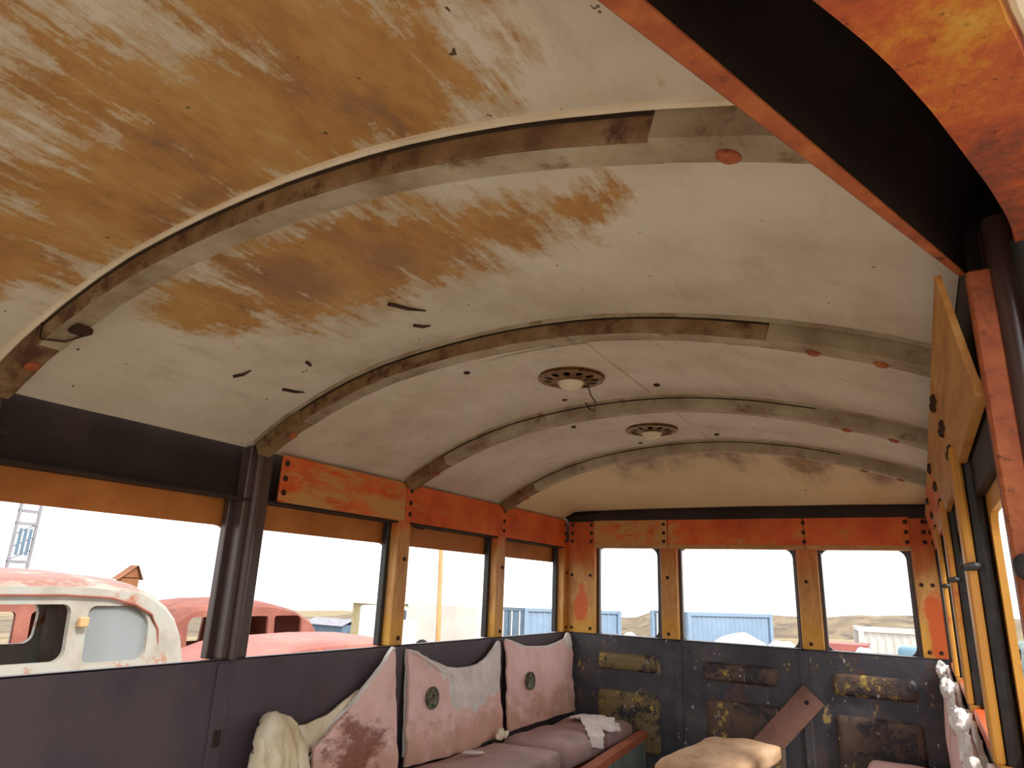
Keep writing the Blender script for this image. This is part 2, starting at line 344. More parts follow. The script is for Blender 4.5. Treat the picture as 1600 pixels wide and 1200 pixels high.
def join(*parts):
    V, F = [], []
    for v, f in parts:
        n = len(V); V += list(v); F += [tuple(i + n for i in q) for q in f]
    return V, F
def box(x0, x1, y0, y1, z0, z1, bev=0.0, seg=1):
    bm = bmesh.new()
    bmesh.ops.create_cube(bm, size=1)
    for v in bm.verts:
        v.co = Vector((x0 + (v.co.x + .5) * (x1 - x0), y0 + (v.co.y + .5) * (y1 - y0), z0 + (v.co.z + .5) * (z1 - z0)))
    if bev: bmesh.ops.bevel(bm, geom=bm.edges[:] , offset=bev, segments=seg, profile=.5, affect='EDGES')
    return out(bm)
def out(bm):
    bm.verts.index_update()
    r = ([tuple(v.co) for v in bm.verts], [tuple(v.index for v in f.verts) for f in bm.faces]); bm.free(); return r
def xf(vf, m):
    return [tuple(m @ Vector(v)) for v in vf[0]], vf[1]
def rrect(u0, u1, v0, v1, r, n=5):
    pts = []
    rs = r if isinstance(r, (tuple, list)) else (r, r, r, r)     # corners: (u1,v1) (u0,v1) (u0,v0) (u1,v0)
    for (cu, cv, a), q in zip(((u1, v1, 0), (u0, v1, 90), (u0, v0, 180), (u1, v0, 270)), rs):
        su = -1 if cu == u1 else 1; sv = -1 if cv == v1 else 1
        for k in range(n + 1):
            t = math.radians(a + 90 * k / n)
            pts.append((cu + su * q + q * math.cos(t), cv + sv * q + q * math.sin(t)))
    return pts
def plate(outer, holes, thick, fn):
    """flat sheet with holes; fn(u, v, w) gives the 3-D point, w in 0..thick"""
    loops = [outer] + list(holes)
    flat = [p for l in loops for p in l]
    tris = tessellate_polygon([[Vector((p[0], p[1], 0)) for p in l] for l in loops])
    n = len(flat)
    V = [fn(p[0], p[1], 0) for p in flat] + [fn(p[0], p[1], thick) for p in flat]
    F = [tuple(t) for t in tris] + [tuple(i + n for i in reversed(t)) for t in tris]
    s = 0
    for l in loops:
        k = len(l)
        for i in range(k):
            a, b = s + i, s + (i + 1) % k
            F.append((a, b, b + n, a + n))
        s += k
    return V, F
def grid(nu, nv, fn, thick=None):
    V = []; F = []
    for i in range(nu + 1):
        for j in range(nv + 1): V.append(tuple(fn(i / nu, j / nv)))
    for i in range(nu):
        for j in range(nv):
            a = i * (nv + 1) + j; F.append((a, a + 1, a + nv + 2, a + nv + 1))
    if thick:
        n = len(V); V += [(v[0] + thick[0], v[1] + thick[1], v[2] + thick[2]) for v in V]
        F += [tuple(reversed([i + n for i in f])) for f in F[:]]
        rim = [i * (nv + 1) for i in range(nu + 1)] + [nu * (nv + 1) + j for j in range(1, nv + 1)] + [i * (nv + 1) + nv for i in range(nu - 1, -1, -1)] + [j for j in range(nv - 1, 0, -1)]
        for k in range(len(rim)):
            a, b = rim[k], rim[(k + 1) % len(rim)]; F.append((a, b, b + n, a + n))
    return V, F
def loft(lines, closed=False, caps=False):
    """strip through polylines of equal length"""
    m = len(lines[0]); V = [tuple(p) for l in lines for p in l]; F = []
    L = len(lines)
    for i in range(L if closed else L - 1):
        for j in range(m - 1):
            a = i * m + j; b = ((i + 1) % L) * m + j; F.append((a, a + 1, b + 1, b))
    if caps:
        F.append(tuple(i * m for i in range(L))); F.append(tuple(i * m + m - 1 for i in range(L)))
    return V, F
def tube(path, r, n=8):
    path = [Vector(p) for p in path]; V = []; F = []
    rr = r if isinstance(r, (list, tuple)) else [r] * len(path)
    for i, p in enumerate(path):
        d = (path[min(i + 1, len(path) - 1)] - path[max(i - 1, 0)]).normalized()
        a = d.cross(Vector((0, 0, 1)) if abs(d.z) < .9 else Vector((1, 0, 0))).normalized(); b = d.cross(a)
        for k in range(n):
            t = 2 * math.pi * k / n; V.append(tuple(p + (a * math.cos(t) + b * math.sin(t)) * rr[i]))
    for i in range(len(path) - 1):
        for k in range(n): F.append((i * n + k, i * n + (k + 1) % n, (i + 1) * n + (k + 1) % n, (i + 1) * n + k))
    F.append(tuple(range(n - 1, -1, -1))); F.append(tuple((len(path) - 1) * n + k for k in range(n)))
    return V, F
def lathe(prof, c, n=24, axis=Vector((0, 0, 1))):
    q = Vector((0, 0, 1)).rotation_difference(axis); V = []; F = []
    for r, h in prof:
        for k in range(n):
            t = 2 * math.pi * k / n; V.append(tuple(Vector(c) + q @ Vector((r * math.cos(t), r * math.sin(t), h))))
    for i in range(len(prof) - 1):
        for k in range(n): F.append((i * n + k, i * n + (k + 1) % n, (i + 1) * n + (k + 1) % n, (i + 1) * n + k))
    F.append(tuple(range(n - 1, -1, -1))); F.append(tuple((len(prof) - 1) * n + k for k in range(n)))
    return V, F
def nz(x, y, z=0, s=1.0): return mnoise.noise(Vector((x * s, y * s, z * s)))
def lerp_tab(tab, x):
    if x <= tab[0][0]: return tab[0][1]
    for (a, va), (b, vb) in zip(tab, tab[1:]):
        if x <= b: return va + (vb - va) * (x - a) / (b - a)
    return tab[-1][1]

# one bolt head per facing direction, shared by all bolts
def bolt_vf(axis): return lathe([(.0115, 0), (.0115, .003), (.009, .007), (.005, .009)], (0, 0, 0), 8, Vector(axis))
BOLT = {}
def bolt(p, axis, parent, s=1.0, name='bolt', mat='bolt'):
    k = (axis, s, name)
    if k not in BOLT:
        vf = bolt_vf(axis)
        o = add(name, ([(v[0] * s + p[0], v[1] * s + p[1], v[2] * s + p[2]) for v in vf[0]], vf[1]), mat, parent, False, p)
        BOLT[k] = o
    else: o = again(BOLT[k], p, parent)
    return o

# ------------------------------------------------------------------ main dimensions
XL, XR, YB = -2.0, .08, 4.24
ZE, ZH, ZS, ZF = .435, .265, -.265, -1.05
POST = [-.10, .77, 1.65, 2.49, 3.36]
RIB = [.77, 1.62, 2.48, 3.34]
PROF = [(-2.10, .395), (-2.03, .44), (-1.95, .488), (-1.85, .543), (-1.71, .602), (-1.57, .649), (-1.44, .682), (-1.30, .704), (-1.18, .718), (-1.06, .727), (-.95, .731), (-.85, .730), (-.75, .726), (-.66, .718), (-.57, .706), (-.48, .691), (-.40, .675), (-.25, .638), (-.11, .596), (0, .558), (.10, .515), (.16, .485)]
def zc(x): return lerp_tab(PROF, x)
def header_x(y): return -.167 + (y - .394) * (.263 / .667)        # inner edge of the tapering door header, in plan
def xmax(y): return min(XR + .03, header_x(y) - .001)

# ------------------------------------------------------------------ floor
floor = add('floor', box(-2.10, .13, -.95, 4.30, ZF - .05, ZF), 'floor'); structure(floor, 'pale bus floor between the wall benches', 'floor')

# ------------------------------------------------------------------ ceiling: roof skin, sheets, ribs
def dome(x, y):
    z = zc(x)
    if y > 3.34:
        s = min((y - 3.34) / .86, 1.0); z = z * (1 - s ** 2.2) + min(z, .497) * s ** 2.2
    return z
def sheet(y0, y1, nx, ny, lift, th):
    def f(u, v):
        y = y0 + (y1 - y0) * v; x1 = xmax(y) if y < 1.06 else XR + .03
        x = -2.03 + (x1 + 2.03) * u
        return (x, y, dome(x, y) + lift + .003 * nz(x * 3, y * 3, 2))
    return grid(nx, ny, f, (0, 0, th))
ceiling = add('ceiling', sheet(-.95, 4.28, 40, 40, .03, .012), 'skin', None, True)
structure(ceiling, 'arched cream painted bus ceiling with rust stains', 'ceiling')
edges = [-.95] + RIB + [4.205]
for k in range(5):
    add('ceiling_panel', sheet(edges[k] + .002, edges[k + 1] - .002, 64, 24, 0, .006), 'ceiling', ceiling, True)
cove = add('cove_strip', loft([[(x, 4.185, dome(x, 4.185) - .003) for x in [-2.0, -1.6, -1.2, -.8, -.4, .1]], [(x, 4.215, .482) for x in [-2.0, -1.6, -1.2, -.8, -.4, .1]], [(x, 4.232, .43) for x in [-2.0, -1.6, -1.2, -.8, -.4, .1]], [(x, 4.26, .43) for x in [-2.0, -1.6, -1.2, -.8, -.4, .1]], [(x, 4.26, .5) for x in [-2.0, -1.6, -1.2, -.8, -.4, .1]]], True, True), 'recess', ceiling)
def rib_sweep(y0, sec, xa, xb, n=40):
    """sec: (dy, drop) closed section swept along the roof arch"""
    lines = []
    for dy, dz in sec:
        l = []
        for i in range(n + 1):
            x = xa + (xb - xa) * i / n
            e = .01; sl = (zc(x + e) - zc(x - e)) / (2 * e); nl = math.hypot(sl, 1)
            l.append((x + dz * sl / nl * .9, y0 + dy, zc(x) - dz / nl))
        lines.append(l)
    return loft(lines, True, True)
SEC = [(0, -.004), (0, .046), (.003, .050), (.009, .052), (.046, .052), (.052, .048), (.060, .002), (.060, -.004)]
SEC2 = [(-.003, -.004), (-.003, .049), (.001, .054), (.009, .056), (.048, .056), (.055, .050), (.063, .002), (.063, -.004)]
FLG = [(.004, .051), (.005, .0535), (.055, .0535), (.056, .050)]
for k, y in enumerate(RIB):
    xe = xmax(y) - .01 if y < 1 else XR + .015
    r = add('roof_rib', rib_sweep(y, SEC, -2.0, xe), 'rib_brown' if k < 2 else 'rib', ceiling, True)
    add('rib_flange', rib_sweep(y, FLG, -1.81, min(xe, -.235)), 'rib', r, True)
    s1 = add('rib_sleeve', rib_sweep(y, SEC2, -.24, xe, 14), 'rib', r, True)
    s2 = add('rib_sleeve', rib_sweep(y, SEC2, -2.0, -1.80, 10), 'rib_brown', r, True)  # left sleeve takes the brown tone to paint in shading there
    add('edge_bead', rib_sweep(y - .016, [(0, -.003), (.002, .006), (.008, .009), (.014, .005), (.015, -.003)], -2.0, xe), 'bead' if k == 0 else 'rib', r, True)
    add('seam_line', rib_sweep(y - .001, [(-.001, .003), (-.0015, .012), (.002, .012), (.002, .003)], -1.9, xe), 'dark_seam', r)
    for bx in (-.14, -1.88) + ((0.0,) if k else ()):
        sl = (zc(bx + .01) - zc(bx - .01)) / .02; a = Vector((sl, 0, -1)).normalized()
        p = Vector((bx, y + .032, zc(bx))) + a * .055
        add('rivet', lathe([(.017, -.002), (.017, .003), (.011, .007)], p, 12, a), 'door_rust', r)
# torn rust flakes hanging from the second sheet and a bent clip on the first rib
for (x, y, dx, dy) in ((-1.75, 1.30, .05, .02), (-1.735, 1.48, .02, .075), (-1.575, 1.42, -.01, .03), (-1.16, 1.30, .06, .09), (-1.19, 1.45, .04, .03)):
    add('rust_flake', tube([(x, y, zc(x) - .003), (x + dx * .5, y + dy * .5 + .006, zc(x + dx * .5) - .006), (x + dx, y + dy, zc(x + dx) - .004)], [.006, .005, .002], 5), 'bolt', ceiling)
add('bent_clip', tube([(-1.775, .765, zc(-1.775) - .002), (-1.77, .767, zc(-1.77) - .05), (-1.72, .80, zc(-1.72) - .075), (-1.69, .82, zc(-1.69) - .07)], .003, 5), 'bolt', ceiling)
add('bent_clip', box(-1.70, -1.66, .79, .83, zc(-1.68) - .072, zc(-1.68) - .055, .003), 'bolt', ceiling)

# ------------------------------------------------------------------ left wall
W0, W1 = .165, -.268
W2 = -.290
def left_pt(u, v, w): return (-2.085 - w, u, v)
holesL = [rrect(-.80, -.13, W2, W0, .05)[::-1], rrect(.0, .68, W2, W0, .05)[::-1], rrect(.86, 1.632, W2, W0, (.055, .05, .03, .02))[::-1], rrect(1.74, 2.497, W2, W0, (.055, .05, .03, .02))[::-1], rrect(2.60, 3.40, W2, W0, (.055, .05, .03, .02))[::-1], rrect(3.50, 4.312 - .03, W2, W0, (.055, .05, .03, .02))[::-1]]
wl = add('wall_left', plate([(-.95, -1.25), (4.37, -1.25), (4.37, .47), (-.95, .47)], holesL, .015, left_pt), 'skin')
structure(wl, 'left side wall of the bus with four open windows', 'wall')
add('header_channel', join(box(-2.075, -2.06, -.95, 4.25, .262, .47), box(-2.08, -2.005, -.95, 4.25, .256, .264)), 'recess', wl)
add('torn_lip', loft([[(-2.0, 1.45, .262), (-1.995, 1.52, .255), (-1.998, 1.66, .262)], [(-2.0, 1.45, .245), (-1.99, 1.50, .244), (-1.995, 1.64, .250)]]), 'recess', wl)
# posts: inner face toward the aisle, dark window run on the outer side
def post_left(y, w, mat, z1, dark=False):
    p = add('post', box(-2.05, XL, y - w / 2, y + w / 2, ZS, z1, .004), mat, wl)
    add('window_run', box(-2.075, -2.045, y - w / 2 - .022, y + w / 2 + .015, ZS, .262, .003), 'rubber' if not dark else 'dark_post', p)
    if dark:
        add('ridge', tube([(XL + .004, y - .012, ZS), (XL + .004, y - .012, z1)], .016, 10), 'dark_post', p, True)
    return p
post_left(.77, .10, 'dark_post', .43, True)
post_left(1.66, .105, 'dark_post', .445, True)
pl2 = post_left(2.505, .088, 'post', .30)
pl3 = post_left(3.375, .085, 'post', .30)
pl4 = post_left(4.215, .07, 'post', .30)
for p, y in ((pl2, 2.515), (pl3, 3.385), (pl4, 4.215)):
    for z in (.10, -.235): bolt((XL, y, z), (1, 0, 0), p, .9)
# header boards
def board_left(y0, y1, mat, ends):
    b = add('header_board', box(-2.012, XL + .001, y0, y1, ZH, ZE + .004, .003), mat, wl)
    for y in ends:
        for z in (.408, .352, .300): bolt((XL, y, z), (1, 0, 0), b)
    return b
b1 = board_left(1.757, 2.495, 'orange_worn', (1.775,)); b1['label'] = 'orange board worn to bare tan paint'
board_left(2.502, 3.352, 'orange_red', (2.528,))
board_left(3.358, 4.205, 'orange', (3.385, 4.185))
add('wire_scrap', tube([(-1.995, 2.53, .262), (-1.985, 2.56, .244), (-1.98, 2.61, .240), (-1.985, 2.63, .25)], .004, 5), 'bolt', wl)
# lower steel panels and sill
for y0, y1 in ((-.95, .76), (.762, 1.645), (1.648, 2.50), (2.503, 3.368), (3.371, 4.235)):
    lp = add('lower_panel', join(box(XL - .006, XL, y0, y1, ZF, ZS, .001), box(XL - .022, XL, y0, y1, ZS - .004, ZS + .001)), 'primer', wl)
add('lower_post', box(XL - .003, XL + .008, 1.60, 1.655, ZF, ZS - .01, .002), 'primer', wl)
add('slot_hole', box(XL + .004, XL + .0095, 1.617, 1.645, -.525, -.475), 'recess', wl)
for y in (2.50, 3.36): add('lower_post', box(XL - .003, XL + .022, y - .04, y + .035, ZF, ZS - .005, .002), 'primer', wl)

# ------------------------------------------------------------------ rear wall
def rear_pt(u, v, w): return (u, 4.315 + w, v)
k = 4.315 / 4.24
RW = [(-1.785, -1.392), (-1.248, -.605), (-.458, -.045)]
holesR = [rrect(a * k, b * k, -.268, .268, .05)[::-1] for a, b in RW]
wr = add('wall_rear', plate([(-2.10, -1.25), (.14, -1.25), (.14, .52), (-2.10, .52)], holesR, .012, rear_pt), 'dark_post')
structure(wr, 'rear wall of the bus with three rounded windows', 'wall')
cols = [(-2.0, -1.812), (-1.372, -1.272), (-.587, -.478), (-.02, XR + .01)]
for i, (a, b) in enumerate(cols):
    p = add('post', box(a, b, YB, YB + .045, ZS, ZE, .004), 'post', wr)
    add('window_run', box(a - (.018 if i else 0), b + (.018 if i < 3 else 0), YB + .04, YB + .075, ZS, ZE, .003), 'dark_post', p)
    xs = (a + .03, b - .03) if i in (0, 3) else ((a + b) / 2 - .01,)
    for x in xs:
        for z in (.09, -.235): bolt((x, YB, z), (0, -1, 0), p, .9)
hb = [(-1.815, -1.325, 'orange_worn'), (-1.32, -.537, 'orange_scuffed'), (-.532, -.012, 'orange')]
for a, b, m in hb:
    o = add('header_board', box(a, b, YB - .010, YB + .002, ZH + .022, ZE + .005, .003), m, wr)
    add('lower_lip', box(a, b, YB - .006, YB + .05, ZH - .002, ZH + .026, .003), 'tan_lip', o)
for x in (-1.97, -1.835, -1.345, -.535, -.03, .05):
    for z in (.41, .357, .305): bolt((x, YB - .010 if -1.82 < x < -.02 else YB, z), (0, -1, 0), wr)
# dark lower skin with pressed panels; the middle section is the emergency door leaf
for a, b in ((-2.0, -1.282), (-1.274, -.592), (-.584, .09)):
    add('lower_panel', join(box(a, b, YB - .004, YB + .01, ZF, ZS, .001), box(a, b, YB - .004, YB + .09, ZS - .004, ZS + .002)), 'rear', wr)
def pressed(a, b, z0, z1):
    """raised rounded rectangle with a sloping rim"""
    L = []
    for inset, d in ((0, 0), (.006, .010), (.014, .017), (.03, .020)):
        pts = rrect(a + inset, b - inset, z0 + inset, z1 - inset, max(.03 - inset * .4, .006), 4)
        L.append([(u, YB - .004 - d, v) for u, v in pts + [pts[0]]])
    V, F = loft(L); m = len(L[0]); F.append(tuple(3 * m + i for i in range(m - 1)))
    return V, F
for a, b, z0, z1 in ((-1.785, -1.40, -.462, -.365), (-1.785, -1.392, -.90, -.578), (-1.13, -.725, -.470, -.368), (-1.12, -.712, -.90, -.566), (-.455, -.062, -.478, -.370), (-.455, -.055, -.90, -.570)):
    add('pressed_panel', pressed(a, b, z0, z1), 'emboss', wr, False)
for x in (-1.278, -.588):
    add('door_seam', box(x - .022, x + .022, YB - .012, YB - .003, ZF, ZS - .01, .003), 'rear', wr)

# ------------------------------------------------------------------ right wall
def right_pt(u, v, w): return (.128 + w, u, v)
holesQ = [rrect(1.10, 1.56, W1, W0, .04)[::-1], rrect(1.70, 2.42, W1, W0, .04)[::-1], rrect(2.56, 3.28, W1, W0, .04)[::-1], rrect(3.43, 4.20, W1, W0, .04)[::-1]]
wq = add('wall_right', plate([(1.076, -1.25), (4.35, -1.25), (4.35, .53), (1.076, .53)], holesQ, .012, right_pt), 'yellow')
structure(wq, 'right side wall of the bus seen edge on with yellow posts', 'wall')
for i, y in enumerate((1.62, 2.48, 3.33)):
    p = add('post', box(XR, XR + .017, y - .045, y + .03, ZS, .30, .004), 'yellow', wq)
    add('window_run', tube([(XR + .031, y - .03, ZS), (XR + .031, y - .03, .43)], .0145, 8), 'rubber', p, True)
    add('window_run', box(XR + .016, .127, y - .022, y + .03, ZS, .43, .004), 'rubber', p)
    lt = add('latch', tube([(XR - .010, y - .052, .066), (XR - .004, y - .053, .067), (XR + .012, y - .052, .070), (XR + .020, y - .046, .071)], [.002, .006, .008, .007], 8), 'rubber', p)
def board_right(y0, y1, mat):
    V = []
    pts = [(.066, ZE + .01), (.074, ZE + .01), (.098, ZH + .03), (.106, ZH), (.092, ZH)]
    vf = loft([[(x, y0, z), (x, y1, z)] for x, z in pts], True, True)
    return add('header_board', vf, mat, wq)
q1 = board_right(1.058, 1.655, 'streak'); q2 = board_right(1.66, 2.51, 'streak'); q3 = board_right(2.515, 3.35, 'orange_worn'); q4 = board_right(3.355, 4.225, 'orange_worn')
for b, ys in ((q1, (1.625,)), (q2, (1.69, 2.48)), (q3, (2.54, 3.32)), (q4, (3.38, 4.20))):
    for y in ys:
        for z, x in ((.408, .071), (.352, .080), (.300, .088)): bolt((x, y, z), (-1, 0, 0), b, 1.1)
add('header_backing', box(.112, .126, 1.076, 4.25, .20, .54), 'recess', wq)
for y0, y1 in ((1.08, 1.57), (1.66, 2.43), (2.52, 3.28), (3.37, 4.20)):
    add('sill_rail', box(XR + .012, .125, y0, y1, -.300, -.272, .003), 'orange', wq)
for y0, y1 in ((1.06, 1.618), (1.622, 2.478), (2.482, 3.328), (3.332, 4.235)):
    add('lower_panel', box(XR + .02, XR + .028, y0, y1, ZF, -.30, .001), 'primer', wq)
for y in (1.62, 2.48, 3.33): add('lower_post', box(XR + .006, XR + .03, y - .045, y + .03, ZF, ZS, .003), 'yellow', wq)

# ------------------------------------------------------------------ front entrance: tapering door header and pillar
d1 = empty('door_1', (.09, 1.02, ZF)); structure(d1, 'rusty entrance door frame beside the camera, without a door', 'door frame')
def ext(pts, t):            # carry a plan polyline on toward the front of the bus
    (x0, y0), (x1, y1) = pts[0], pts[1]; d = math.hypot(x1 - x0, y1 - y0)
    return [(x0 - (x1 - x0) / d * t, y0 - (y1 - y0) / d * t)] + pts
def resample(pts, n=16):
    L = [0]
    for a, b in zip(pts, pts[1:]): L.append(L[-1] + math.dist(a, b))
    o = []
    for i in range(n + 1):
        s = L[-1] * i / n; j = max(k for k in range(len(L)) if L[k] <= s + 1e-9); j = min(j, len(pts) - 2)
        t = (s - L[j]) / (L[j + 1] - L[j]); o.append((pts[j][0] + (pts[j + 1][0] - pts[j][0]) * t, pts[j][1] + (pts[j + 1][1] - pts[j][1]) * t))
    return o
eA = resample(ext([(-.167, .394), (.096, 1.061)], .55), 30); eB = resample(ext([(-.139, .405), (.104, 1.060)], .55), 30)
eC = resample(ext([(-.021, .47), (.006, .523), (.031, .58), (.058, .652), (.083, .727), (.110, .808), (.133, .886), (.150, .96), (.160, 1.06)], .65), 30)
eD = resample(ext([(.085, .47), (.10, .533), (.123, .603), (.165, .80), (.19, 1.06)], .6), 30)
ZD = .44
def z_at(l, z, dx=0): return [(x + dx, y, z) for x, y in l]
add('inner_flange', loft([z_at(eA, ZD), z_at(eB, ZD), z_at(eB, ZD + .008), z_at(eA, ZD + .26, -.004), z_at(eA, ZD + .26, -.008), z_at(eA, ZD + .004, -.004)], True, True), 'door_rust', d1)
add('channel', loft([z_at(eB, ZD + .003), z_at(eB, ZD + .04, .002), z_at(eB, ZD + .075, .012), z_at(eB, ZD + .10, .03), z_at(eC, ZD + .15, -.004), z_at(eC, ZD + .003, .002), z_at(eC, ZD + .18, .01), z_at(eB, ZD + .16, -.005)], True, True), 'door_dark', d1, True)
add('outer_panel', loft([z_at(eC, ZD - .002), z_at(eD, ZD - .006), z_at(eD, ZD + .02, .006), z_at(eD, ZD + .16, -.02), z_at(eC, ZD + .15)], True, True), 'door_outer', d1, False)
add('drip_bead_highlight', tube([(x + .009, y, ZD + .004) for x, y in eD], .006, 8), 'bead', d1, True)  # cream colour paints in the highlight along the header's outer edge
PF = .43
add('pillar_flange', box(.100, .128, 1.02, 1.05, ZF, PF, .003), 'door_rust', d1)
add('pillar_tube', tube([(.143, 1.03, ZF), (.143, 1.03, .1), (.143, 1.03, .5)], .019, 14), 'pillar', d1, True)
add('rubber_seal', tube([(.172, 1.0, ZF), (.172, 1.0, .1), (.170, 1.0, .35), (.165, .985, .445)], [.016, .016, .019, .019], 10), 'rubber', d1, True)
add('pillar_back', box(.122, .20, 1.045, 1.065, ZF, .5, .003), 'pillar', d1)
bmp = add('rubber_bumper', lathe([(.001, -.002), (.009, 0), (.0145, .006), (.016, .014), (.016, .05)], (.098, 1.0, .045), 14, Vector((1, 0, 0))), 'rubber', d1, True)
add('leak_plate', box(.104, .26, 1.058, 1.072, .30, .72, .002), 'door_dark', d1)  # added dark plate, blocks the light leak above the door pillar

# unseen windscreen wall behind the camera, added to cut bounce light on the ceiling
wf = add('wall_front', plate([(-2.08, -1.25), (-.64, -1.25), (-.64, .50), (-.95, .70), (-1.4, .66), (-1.8, .54), (-2.08, .42)], [rrect(-1.95, -1.40, -.20, .36, .06)[::-1], rrect(-1.30, -.74, -.20, .36, .06)[::-1]], .02, lambda u, v, w: (u, -.95 - w, v)), 'primer')
structure(wf, 'unseen front wall with two windscreen openings, added to cut bounce light', 'wall')

# ------------------------------------------------------------------ ceiling lights
def ceiling_light(x, y, label, wire):
    z = zc(x) - .003
    t = empty('ceiling_light', (x, y, z - .045), label, 'ceiling light', 'dome lights along the ceiling')
    ax = Vector((0, 0, -1))
    add('mounting_plate', grid(8, 6, lambda u, v: (x - .19 + .38 * u, y - .30 + .60 * v if True else 0, zc(x - .19 + .38 * u) - .0035), (0, 0, .003)), 'ceiling', t)
    outer = [(.117 * math.cos(a), .117 * math.sin(a)) for a in [2 * math.pi * i / 40 for i in range(40)]]
    holes = []
    for i in range(12):
        a = 2 * math.pi * (i + .5) / 12; c = (.083 * math.cos(a), .083 * math.sin(a)); h = []
        for q in range(10):
            b = -2 * math.pi * q / 10; p = (.017 * math.cos(b), .013 * math.sin(b))
            h.append((c[0] + p[0] * math.cos(a) - p[1] * math.sin(a), c[1] + p[0] * math.sin(a) + p[1] * math.cos(a)))
        holes.append(h)
    add('vent_ring', plate(outer, holes, .004, lambda u, v, w: (x + u, y + v, z - .014 + .12 * max(0, math.hypot(u, v) - .06) - w)), 'brass', t)
    add('rim', lathe([(.112, -.012), (.120, -.008), (.121, .004), (.112, .004)], (x, y, z), 40, ax), 'brass', t, True)
    add('backing', lathe([(.110, .001), (.110, .004)], (x, y, z), 32, ax), 'recess', t)
    add('glass_dome', lathe([(.048, .012), (.048, .020), (.043, .031), (.033, .041), (.018, .048), (.003, .050)], (x, y, z), 28, ax), 'dome', t, True)
    add('dome_collar', lathe([(.054, .010), (.054, .019), (.048, .022)], (x, y, z), 28, ax), 'brass', t, True)
    if wire:
        add('loose_wire', tube([(x + .05, y + .03, z - .02), (x + .055, y + .05, z - .06), (x + .07, y + .06, z - .085), (x + .06, y + .07, z - .115), (x + .035, y + .08, z - .10), (x + .02, y + .085, z - .075)], .0025, 5), 'bolt', t, True)
    for dx, dy in ((-.28, -.25), (.09, -.38 if False else -.33), (-.14, .24), (.25, .20)):
        xx, yy = x + dx, y + dy
        add('screw', lathe([(.012, -.001), (.012, .004), (.006, .007)], (xx, yy, zc(xx) - .001), 8, ax), 'bolt', t)
ceiling_light(-1.0, 2.12, 'round vented brass dome light with a loose wire hanging down', True)
ceiling_light(-1.0, 3.0, 'round vented brass dome light nearer the rear wall, no loose wire', False)

# ------------------------------------------------------------------ left bench: base, cushions, padded backs
bb = empty('wall_bench', (-1.70, 3.2, ZF), 'low wall bench base with red front board and teal grey panel', 'bench')
add('seat_deck', box(-1.975, -1.53, 1.9, 4.225, -.86, -.84), 'red_board', bb)
rail = loft([[(-1.345, 2.30, -.775), (-1.515, 4.20, -.775)], [(-1.285, 2.30, -.775), (-1.46, 4.20, -.775)], [(-1.285, 2.30, -.81), (-1.46, 4.20, -.81)], [(-1.345, 2.30, -.81), (-1.515, 4.20, -.81)]], True, True)
add('front_board', rail, 'red_board', bb)
for t0, t1 in ((0, .33), (.335, .66), (.665, 1.0)):
    ya, yb = 2.30 + 1.9 * t0, 2.30 + 1.9 * t1; xa, xb = -1.30 - .172 * t0, -1.30 - .172 * t1
    add('front_panel', loft([[(xa, ya, -.81), (xb, yb, -.81)], [(xa, ya, ZF), (xb, yb, ZF)], [(xa - .02, ya, ZF), (xb - .02, yb, ZF)], [(xa - .02, ya, -.81), (xb - .02, yb, -.81)]], True, True), 'teal', bb)
def cushion(name, x0, x1, y0, y1, z0, z1, mat, lump=.012, seed=0, nu=14, nv=14):
    """soft pillow-edged slab"""
    bm = bmesh.new(); bmesh.ops.create_cube(bm, size=1)
    bmesh.ops.subdivide_edges(bm, edges=bm.edges[:], cuts=9, use_grid_fill=True)
    cx, cy, cz = (x0 + x1) / 2, (y0 + y1) / 2, (z0 + z1) / 2; sx, sy, sz = (x1 - x0) / 2, (y1 - y0) / 2, (z1 - z0) / 2
    r = min(sz * .7, .05)
    for v in bm.verts:
        p = Vector((v.co.x * 2 * sx, v.co.y * 2 * sy, v.co.z * 2 * sz))
        q = Vector((max(-sx + r, min(sx - r, p.x)), max(-sy + r, min(sy - r, p.y)), max(-sz + r, min(sz - r, p.z))))
        d = p - q
        if d.length > 1e-6: p = q + d.normalized() * min(d.length, r)
        crown = (1 - (p.x / sx) ** 2) * (1 - (p.y / sy) ** 2)
        if p.z > 0: p.z += .016 * crown + lump * nz(p.x * 6 + seed, p.y * 6, seed)
        v.co = Vector((cx, cy, cz)) + p
    return out(bm)
CG = 'bench cushions along the left wall'
for i, (y0, y1, x1, z1, lab) in enumerate(((2.36, 3.27, -1.55, -.735, 'long mauve bench cushion nearest the camera, below the first pink backrest'), (3.285, 3.79, -1.535, -.728, 'short mauve bench cushion in the middle of the left bench'), (3.80, 4.20, -1.535, -.728, 'mauve corner bench cushion with a white rag on it'))):
    tag(add('bench_cushion', cushion('c', -1.915, x1, y0, y1, -.838, z1, 'mauve', .014, i * 3.3), 'mauve', None, True), lab, 'cushion', CG)

